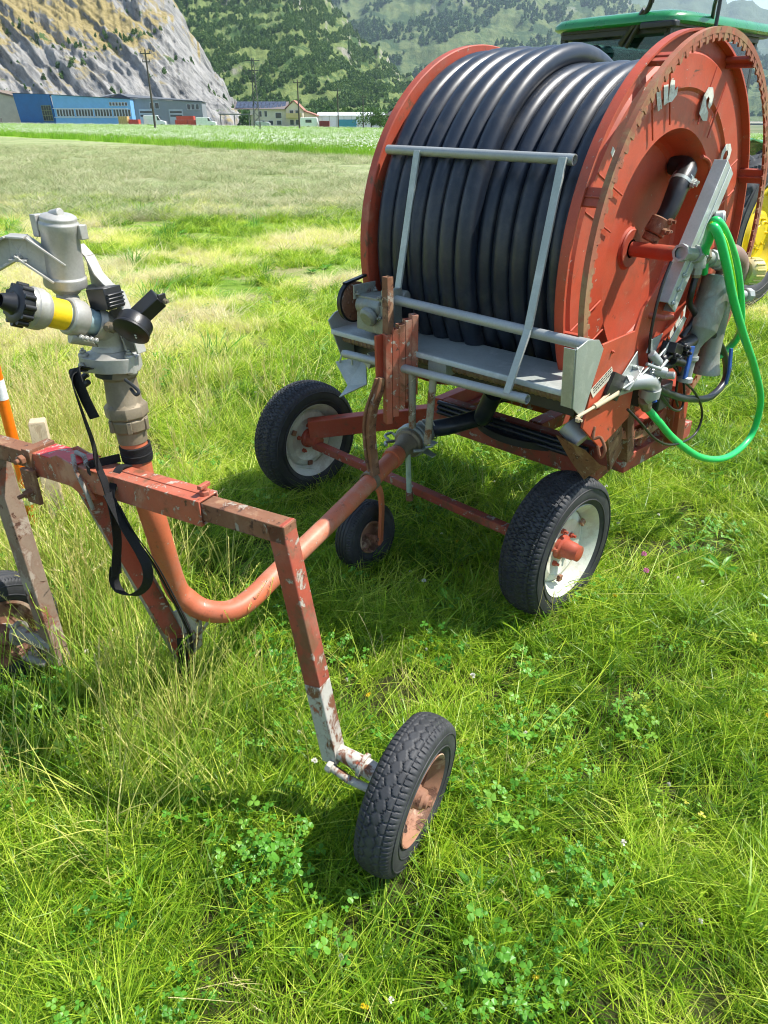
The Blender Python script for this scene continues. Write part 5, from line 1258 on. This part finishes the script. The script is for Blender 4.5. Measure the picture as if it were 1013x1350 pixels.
# trees along the cliff foot and on the left
RT=random.Random(99)
for _ in range(420):
    x=RT.uniform(-45,6);y=RT.uniform(262,330);pts.append((x,y,gz(x,250)-1,0,0,RT.uniform(0,6),RT.uniform(3,7),RT.randrange(3),RT.uniform(.2,.8)))
for _ in range(120):
    x=RT.gauss(-122,12);y=RT.uniform(262,285);pts.append((x,y,gz(x,250)-1,0,0,RT.uniform(0,6),RT.uniform(3,9),RT.randrange(2),RT.uniform(.1,.6)))
scatter('forest',pts,tc)
# ------------------------------------------------------------------ BUILDINGS (about 225 m away)
def bld(name,x,y,rz,label,cat,group=None): return empty(name,(x,y,gz(x,y)-.15),rad(rz),label,cat,group)
C1=lambda n,c,r=.7,v=.08: plain(n,c,r,0,v,.6,.0)
glassd=plain('dark_window_glass',(.03,.04,.05),.12,0,.3,.4,0,.8)
def corrugated(name,col,freq=14):
    m,nt=newmat(name);t=NT(nt);w=t.n('ShaderNodeTexWave');t.l(t.co(),w.inputs[0]);w.inputs['Scale'].default_value=freq/10;w.bands_direction='X';w.wave_profile='SIN'
    c=t.mix(t.step(t.noise(t.co(),.5,3),.3,.7),tuple(v*.9 for v in col),col)
    t.out(c,.5,.1,t.bump(w.outputs['Fac'],.7,.05),.4);return m
def windows(par,x0,x1,z0,z1,n,y=-.02,gap=.2,frame=None,div=0):
    wd=(x1-x0)/n
    for k in range(n):
        a=x0+wd*k+gap/2;c=x0+wd*(k+1)-gap/2
        b=MB();f=.07
        b.box(((a+c)/2,y-.03,z0),(c-a,.09,f));b.box(((a+c)/2,y-.03,z1),(c-a,.09,f))
        b.box((a,y-.03,(z0+z1)/2),(f,.08,z1-z0-f));b.box((c,y-.03,(z0+z1)/2),(f,.08,z1-z0-f))
        if div: b.box(((a+c)/2,y-.03,(z0+z1)/2),(f,.07,z1-z0-f))
        fr=b.build('window',frame or M['white_band'],par)
        MB().box(((a+c)/2,y-.005,(z0+z1)/2),(c-a,.03,z1-z0)).build('pane',glassd,fr)
# blue hall
B=bld('blue_hall',-90,225,6,'bright blue corrugated industrial hall with a long band of windows','industrial hall')
bl=corrugated('blue_corrugated_wall',(.20,.46,.80));bld_=C1('deep_blue_wall',(.015,.13,.36),.5)
MB().prism([(0,0,0),(20.5,0,0),(20.5,0,6.3),(0,0,7.3)],(0,12,0)).build('wall',bl,B)
# angled dark entrance wing on the left
MB().prism([(-.02,-.05,0),(-10.6,4.3,0),(-11.3,4.1,7.7),(-.6,-.25,7.35)],(.2,.6,0)).build('wing_wall',bld_,B)
MB().prism([(-.3,-.2,7.31),(20.7,-.25,6.31),(20.7,12.2,6.31),(-11.5,12.2,7.6),(-11.5,4.0,7.72)],(0,0,.15)).build('roof',C1('dark_blue_roof',(.03,.06,.10)),B)
b=MB();b.prism([(-.55,.02,1.2),(-3.4,1.22,1.2),(-3.5,1.18,4.8),(-.7,.0,4.8)],(-.05,-.12,0));wg=b.build('window',glassd,B)
b=MB()
for k in range(5):
    q=k/4;p0=V((-.6-2.85*q,-.14+1.2*q,1.2));b.beam(p0,p0+V((-.1,0,3.6)),.09,.09,(0,1,0))
for k in range(4): z=1.2+1.2*k;b.beam((-.6,-.15,z),(-3.45,1.05,z),.08,.08)
b.build('frame',plain('olive_frame',(.2,.24,.12),.5),wg)
for s in range(4): windows(B,.6+5*s,5.3+5*s,2.2,3.9,6,gap=.14)
windows(B,14.8,19.8,4.75,5.6,6,gap=.2)
b=MB();b.box((9.7,-.08,2.0),(20,.12,.14));b.box((9.7,-.08,4.1),(20,.12,.12));b.build('window_sill',M['white_band'],B)
# grey hall
B=bld('grey_hall',-71,232,8,'long grey industrial hall with two roller doors','industrial hall')
gr=corrugated('grey_corrugated_wall',(.26,.28,.30));grd=C1('dark_grey_wall',(.085,.09,.105))
MB().prism([(0,0,0),(19.5,0,0),(19.5,0,6.0),(0,0,6.9)],(0,16,0)).build('wall',gr,B)
MB().prism([(-.02,.05,0),(-9,5.5,0),(-9,5.5,6.8),(-3,1.8,7.7),(-.02,.05,7.1)],(.1,.4,0)).build('gable_wall',grd,B)
MB().prism([(-.3,-.3,6.96),(19.8,-.3,6.06),(19.8,16,6.06),(-9,16,7.9),(-9.2,5.3,6.95),(-3,1.6,7.85)],(0,0,.2)).build('roof',C1('grey_roof',(.11,.12,.13)),B)
for x in(2.0,10.2):
    b=MB();b.box((x+1.9,-.04,2.1),(3.8,.1,4.2));d=b.build('roller_door',C1('pale_door',(.45,.48,.5)),B)
    MB().box((x+1.9,-.10,2.6),(3.3,.03,.5)).build('door_window',glassd,d);MB().box((x+1.9,-.10,3.5),(3.3,.03,.5)).build('door_window',glassd,d)
windows(B,15.2,18.8,4.1,5.5,3,gap=.3);windows(B,5.0,7.8,4.3,5.8,2,gap=.3)
MB().prism([(-6.6,3.97,4.2),(-2.6,1.55,4.2),(-2.6,1.55,5.5),(-6.6,3.97,5.5)],(-.06,-.1,0)).build('window',glassd,B)
MB().box((9,-.15,.6),(.7,.5,1.2)).build('wall_box',M['white_band'],B)
# tan building at far left
B=bld('tan_workshop',-131,240,4,'low tan workshop building with a pitched roof left of the blue hall','workshop')
MB().prism([(0,0,0),(26,0,0),(26,0,6.2),(17,0,8.3),(0,0,7.6)],(0,14,0)).build('wall',C1('tan_wall',(.50,.46,.36)),B)
MB().prism([(-.5,-.6,7.7),(17,-.6,8.4),(26.4,-.6,6.25),(26.4,-.6,6.55),(17,-.6,8.75),(-.5,-.6,8.0)],(0,15,0)).build('roof',C1('brown_roof',(.20,.15,.11)),B)
MB().prism([(1,-.06,3.5),(10,-.06,3.5),(10,-.06,5.4),(1,-.06,5.4)],(0,.04,0)).build('window_band',glassd,B)
MB().box((5,-.1,4.4),(9.4,.2,.3)).build('window_sill',M['white_band'],B)
# beige house
B=bld('beige_house',-44,228,0,'two storey cream house with solar panels on its roof','house')
cream=C1('cream_render',(.60,.54,.42));tile=C1('red_roof_tiles',(.33,.15,.10))
MB().prism([(7,0,0),(17,0,0),(17,0,4.4),(7,0,4.4)],(0,8,0)).build('wall',cream,B)
MB().prism([(17,-.8,0),(21.5,-.8,0),(21.5,-.8,4.3),(19.2,-.8,6.3),(17,-.8,4.5)],(0,8,0)).build('wall',cream,B)
MB().prism([(2.5,0,4.4),(17.4,-.8,4.4),(17.4,4,6.2),(2.5,4,6.2)],(0,.05,.12)).build('roof',C1('slate_roof',(.16,.13,.12)),B)
MB().prism([(16.7,-1.2,4.5),(19.2,-1.2,6.45),(21.9,-1.2,4.1),(21.9,-1.2,4.22),(19.2,-1.2,6.62),(16.7,-1.2,4.65)],(0,9,0)).build('roof',tile,B)
b=MB()
for k in range(12): b.prism([(3.0+1.15*k,.15,4.68),(4.05+1.15*k,.15,4.68),(4.05+1.15*k,3.7,6.28),(3.0+1.15*k,3.7,6.28)],(0,-.02,.08))
b.build('solar_panels',plain('solar_cells',(.06,.07,.10),.2,.2,.3,1,0,.7),B)
windows(B,9,12,2.6,4.0,2,y=-.03,gap=.7);windows(B,13.5,16,2.2,3.6,1,y=-.03,gap=.8);windows(B,9,16,.6,1.7,3,y=-.03,gap=1)
windows(B,17.7,20.9,3.1,4.2,2,y=-.85,gap=.5);windows(B,17.7,20.9,.6,1.9,2,y=-.85,gap=.5)
b=MB();b.box((19.2,-1.6,2.45),(4.2,1.5,.18));b.box((19.2,-2.3,3.0),(4.2,.08,.9));b.build('balcony',C1('ochre_balcony',(.55,.42,.2)),B)
b=MB();b.box((3.4,-1.5,3.2),(8.4,5.5,.3));
for x in(-.6,3.2,7.2): b.box((x,-4.0,1.55),(.22,.22,3.1))
b.build('carport',C1('grey_carport',(.16,.16,.16)),B)
B=bld('low_house',-22.6,231,-3,'small pale house with a red roof beside the cream house','house')
MB().prism([(0,0,0),(3.3,0,0),(3.3,0,3.2),(.4,0,4.1),(0,0,4.1)],(0,7,0)).build('wall',cream,B);MB().prism([(-.2,-.3,4.2),(3.7,-.3,3.0),(3.7,-.3,3.3),(-.2,-.3,4.5)],(0,7.6,0)).build('roof',tile,B)
MB().box((1.5,-.03,1.6),(.9,.06,1.2)).build('window',glassd,B)
B=bld('white_greenhouse',-19,236,0,'long low white greenhouse beyond the meadow','greenhouse')
wt=plain('white_sheeting',(.72,.74,.74),.45,0,.06,1,0)
MB().box((9.5,4,1.6),(19,8,3.2)).build('wall',wt,B)
MB().prism([(-.3,-.3,3.21),(19.3,-.3,3.21),(19.3,4,4.0),(-.3,4,4.0)],(0,.05,.12)).build('roof',wt,B)
b=MB()
for k in range(9): b.box((1.2+2.1*k,-.03,1.6),(.12,.06,3.1))
b.build('posts',M['galv'],B)
B=bld('timber_hut',1.6,215,12,'small brown timber hut just left of the reel','hut')
MB().prism([(0,0,0),(6,0,0),(6,0,3.2),(3,0,4.6),(0,0,3.2)],(0,6,0)).build('wall',C1('brown_timber',(.13,.055,.03)),B);MB().prism([(-.4,-.4,3.1),(3,-.4,4.75),(6.4,-.4,3.1),(6.4,-.4,3.35),(3,-.4,5.0),(-.4,-.4,3.35)],(0,7,0)).build('roof',C1('dark_roof',(.08,.05,.04)),B)
MB().box((1.6,-.03,1.8),(1.1,.06,1.0)).build('window',glassd,B)
# vehicles and containers
def van(x,y,rz,label,col,L=5.2,Hh=2.3,grp=None):
    R=bld('van',x,y,rz,label,'van',grp);m_=plain('van_paint',col,.3,0,.05,1,0,.5,.4)
    h=Hh
    pr=[(0,.45),(L,.45),(L,1.15),(L-.3,1.3),(L-1.1,1.45),(L-1.75,h),(L-2.1,h+.06),(.15,h+.06),(0,h-.1)]
    MB().prism([(a,0,c) for a,c in pr],(0,1.9,0)).build('body',m_,R,.06)
    b=MB();b.prism([(L-2.0,-.01,1.5),(L-1.2,-.01,1.5),(L-1.8,-.01,h-.1),(L-2.1,-.01,h-.1)],(0,.02,0));b.prism([(L-1.08,.1,1.5),(L-1.72,.1,h-.05),(L-1.72,1.8,h-.05),(L-1.08,1.8,1.5)],(.03,0,.02));b.build('window',glassd,R)
    for xx in(.95,L-1.0):
        for yy in(-.02,1.7): MB().cyl((xx,yy,.34),(xx,yy+.22,.34),.34,20,.03).build('wheel',M['rubber'],R)
    b=MB();b.box((L+.0,.3,.85),(.05,.3,.2));b.box((L,1.6,.85),(.05,.3,.2));b.build('headlight',M['lamp_glass'],R);return R
van(-64.2,219,3,'white panel van parked before the grey hall, right of the tall pole',(.78,.78,.78),5.6,2.6)
van(-49.8,217,0,'white van parked just right of the red crates',(.76,.76,.76),5.2,2.3)
van(-120,220,0,'white camper van at the far left edge before the tan workshop',(.7,.7,.68),7,3.2)
van(-34.8,219,0,'small silver car parked in front of the cream house',(.42,.44,.45),4.2,1.5)
R_=bld('caravan',-22.3,216,0,'small white caravan left of the dark red trailer','caravan')
MB().prism([(0,0,.5),(4.6,0,.5),(4.9,0,1.2),(4.6,0,2.6),(.3,0,2.6),(0,0,1.6)],(0,2.1,0)).build('body',M['white_band'],R_,.08);MB().box((2.4,-.02,1.75),(1.6,.05,.7)).build('window',glassd,R_);MB().cyl((2.3,-.02,.35),(2.3,.2,.35),.35,18).build('wheel',M['rubber'],R_)
def crate(x,y,z,w,h,label,m_,grp):
    b=MB();b.box((w/2,1,h/2),(w,2,h))
    for k in range(5): b.box((w*(k+.5)/5,-.03,h/2),(.10,.08,h*.96))
    o=b.build('crate',m_,None);o.location=(x,y,gz(x,y)+z);tag(o,label,'crate',grp);return o
rc=C1('red_crate',(.50,.07,.04));bc=C1('light_blue_container',(.06,.24,.42));yc=C1('ochre_stack',(.5,.36,.14))
crate(-55.6,218,0,3.1,1.5,'red crate, lower left of the red stack beside the grey hall',rc,'crates stacked in the yard');crate(-52.3,218,0,2.4,1.5,'red crate, lower right of the red stack beside the grey hall',rc,'crates stacked in the yard');crate(-55.2,218.2,1.55,4.6,.9,'long red crate on top of the red stack',rc,'crates stacked in the yard')
crate(-70.3,217,0,2.4,2.2,'ochre stack between the blue and the grey hall',yc,'crates stacked in the yard');crate(-67.6,217,0,2.6,1.5,'dull red crate left of the tall pole',rc,'crates stacked in the yard')
crate(-11.8,214,0,4.6,2.1,'light blue container left of the bush',bc,'crates stacked in the yard');crate(-17.0,215,0,2.6,1.7,'dark red trailer box right of the caravan',C1('dark_red_box',(.2,.03,.03)),'crates stacked in the yard')
for k,(x,z,w) in enumerate(((-118,0,3),(-114,0,3.5),(-109.5,0,3),(-105,0,2.6))):
    o=crate(x,218,z,w,1.4,['grey pallet heap far left by the camper van','pale pallet heap second from the left edge','brown pallet heap third from the left edge','dark pallet heap next to the blue hall'][k],[M['galv_dull'],yc,M['wood'],C1('dark_heap',(.08,.08,.07))][k],'pallet heaps left of the blue hall')
# poles
def pole(x,y,h,label,arms=1,lattice=False):
    R=bld('power_pole' if not lattice else 'lattice_pylon',x,y,0,label,'power pole' if not lattice else 'pylon')
    if not lattice:
        MB().tube([(0,0,0),(0,0,h)],[.17,.10],10).build('pole',C1('dark_pole_wood',(.06,.045,.035)),R)
        for k in range(arms):
            b=MB();b.box((0,-.1,h-.5-1.0*k),(1.5-.4*k,.12,.12))
            for s in(-.65,.65): b.cyl((s*(1-.27*k),-.1,h-.44-1.0*k),(s*(1-.27*k),-.1,h-.2-1.0*k),.06,8)
            b.build('crossarm',C1('arm_metal',(.07,.06,.055)),R)
    else:
        b=MB()
        for sx_ in(-1,1):
            for sy in(-1,1): b.tube([(.5*sx_,.5*sy,0),(.14*sx_,.14*sy,h)],.045,6)
        n=14
        for k in range(n):
            z0=h*k/n;z1=h*(k+1)/n;a=.5-.36*k/n;c=.5-.36*(k+1)/n;s=1 if k%2 else -1
            for sy in(-1,1): b.tube([(a*s,a*sy,z0),(-c*s,c*sy,z1)],.028,5)
            for sx_ in(-1,1): b.tube([(a*sx_,a*s,z0),(c*sx_,-c*s,z1)],.028,5)
        for z,w in((h-.4,1.1),(h-1.7,.8),(h-3.2,.6)): b.box((0,0,z),(2*w,.12,.12))
        b.build('lattice',C1('dark_lattice_metal',(.07,.07,.075)),R)
pole(-33.6,120,10.3,'tallest timber power pole, standing before the grey hall',2)
pole(-20.3,131,10.2,'dark lattice pylon standing in front of the cream house',1,True)
pole(-15.4,149,8.2,'timber power pole just right of the cream house',1)
pole(-10.6,190,8.4,'thin timber power pole before the white greenhouse',1)
pole(-5.2,205,7.6,'distant timber power pole left of the bush',1)
# bush and trees as things
def leafball(b_,c,rx,ry,rz_,n,s,R):
    for _ in range(n):
        while True:
            p=V((R.uniform(-1,1),R.uniform(-1,1),R.uniform(-1,1)))
            if .15<p.length<1: break
        if noise.noise(p*2.1+V(c))<-.12 and p.length>.4: continue
        q=V(c)+V((p.x*rx,p.y*ry,p.z*rz_));nn=V((R.gauss(0,1),R.gauss(0,1),R.gauss(0,1))).normalized();u_=nn.orthogonal().normalized()*s*R.uniform(.6,1.2);w_=nn.cross(u_)*.6
        b_.add([q+u_,q+w_,q-u_,q-w_],[(0,1,2,3)])
LM=None
m,nt=newmat('bush_foliage');t=NT(nt);c=t.mix(t.step(t.noise(t.co(),1.3,4),.3,.7),(.035,.09,.015),(.10,.19,.03));t.out(c,.6,0,None,.3,0,.25);LM=m
def tree(x,y,h,w,label,name='tree',cat='tree',seed=1):
    R=random.Random(seed);T=bld(name,x,y,0,label,cat)
    b=MB();b.tube([(0,0,0),(.1,0,h*.35),(0,.1,h*.7)],[h*.035,h*.025,h*.01],8)
    for k in range(5): a=k*1.3;b.tube([(0,0,h*(.2+.08*k)),(math.cos(a)*w*.35,math.sin(a)*w*.35,h*(.42+.08*k))],[h*.014,h*.005],6)
    b.build('trunk',C1('bark',(.09,.065,.045)),T)
    b=MB()
    for k in range(9): leafball(b,(R.uniform(-.3,.3)*w,R.uniform(-.3,.3)*w,h*R.uniform(.3,.8)),w*R.uniform(.18,.34),w*.25,h*R.uniform(.13,.24),230,.16+.012*h,R)
    b.build('crown',LM,T,recalc=False)
tree(-3.2,203,5.6,8.5,'round green bush at the end of the greenhouse, beside the reel','bush','bush',3)
tree(-1.0,200,4.2,5,'smaller bush nearest to the left drum flange','bush','bush',4)
tree(-128,258,14,11,'tall dark tree behind the tan workshop at the left edge','tree','tree',5)
tree(-117,262,11,10,'shorter dark tree right of the tall one behind the tan workshop','tree','tree',6)
# ------------------------------------------------------------------ HAZE
m,nt=newmat('air_haze');N_=nt.nodes;pv=N_.new('ShaderNodeVolumePrincipled');pv.inputs['Color'].default_value=(.62,.80,1,1);pv.inputs['Density'].default_value=HAZE;pv.inputs['Anisotropy'].default_value=.2
oo=N_.new('ShaderNodeOutputMaterial');nt.links.new(pv.outputs[0],oo.inputs['Volume'])
if HAZE>0:
    b=MB();b.box((0,0,560),(13000,13000,1240));hz=b.build('haze',m,ang=1);hz['kind']='stuff'
# ------------------------------------------------------------------ LIGHT
sun_v=V((math.cos(rad(56))*math.cos(rad(SAZ)),math.cos(rad(56))*math.sin(rad(SAZ)),math.sin(rad(56))))
ld=bpy.data.lights.new('sun','SUN');ld.energy=5.0;ld.angle=rad(.53);ld.color=(1,.955,.88)
lo=bpy.data.objects.new('sun',ld);COL.objects.link(lo);lo.rotation_euler=sun_v.to_track_quat('Z','Y').to_euler();lo.location=(6,2,9)
w=bpy.data.worlds.new('World');S.world=w;w.use_nodes=True;nt=w.node_tree;nt.nodes.clear()
sk=nt.nodes.new('ShaderNodeTexSky');sk.sky_type='NISHITA';sk.sun_disc=False;sk.sun_elevation=rad(56);sk.sun_rotation=rad(90-SAZ);sk.altitude=700;sk.air_density=1.3;sk.dust_density=.8
bg=nt.nodes.new('ShaderNodeBackground');bg.inputs[1].default_value=.115;ow=nt.nodes.new('ShaderNodeOutputWorld');nt.links.new(sk.outputs[0],bg.inputs[0]);nt.links.new(bg.outputs[0],ow.inputs[0])
# ------------------------------------------------------------------ CAMERA
cd=bpy.data.cameras.new('camera');cam=bpy.data.objects.new('camera',cd);COL.objects.link(cam);S.camera=cam
cam.location=(0,0,1.65);cam.rotation_euler=(rad(90-28.7),0,0)
cd.sensor_fit='VERTICAL';cd.sensor_height=36;cd.lens=950/1350*36;cd.clip_start=.05;cd.clip_end=12000
S.view_settings.view_transform='Standard';S.view_settings.look='None';S.view_settings.gamma=1;S.view_settings.exposure=EXPO
S.render.engine='CYCLES';S.cycles.max_bounces=8;S.cycles.transparent_max_bounces=12;S.cycles.volume_bounces=0;S.cycles.use_adaptive_sampling=True;S.cycles.adaptive_threshold=.025;S.cycles.filter_width=1.1
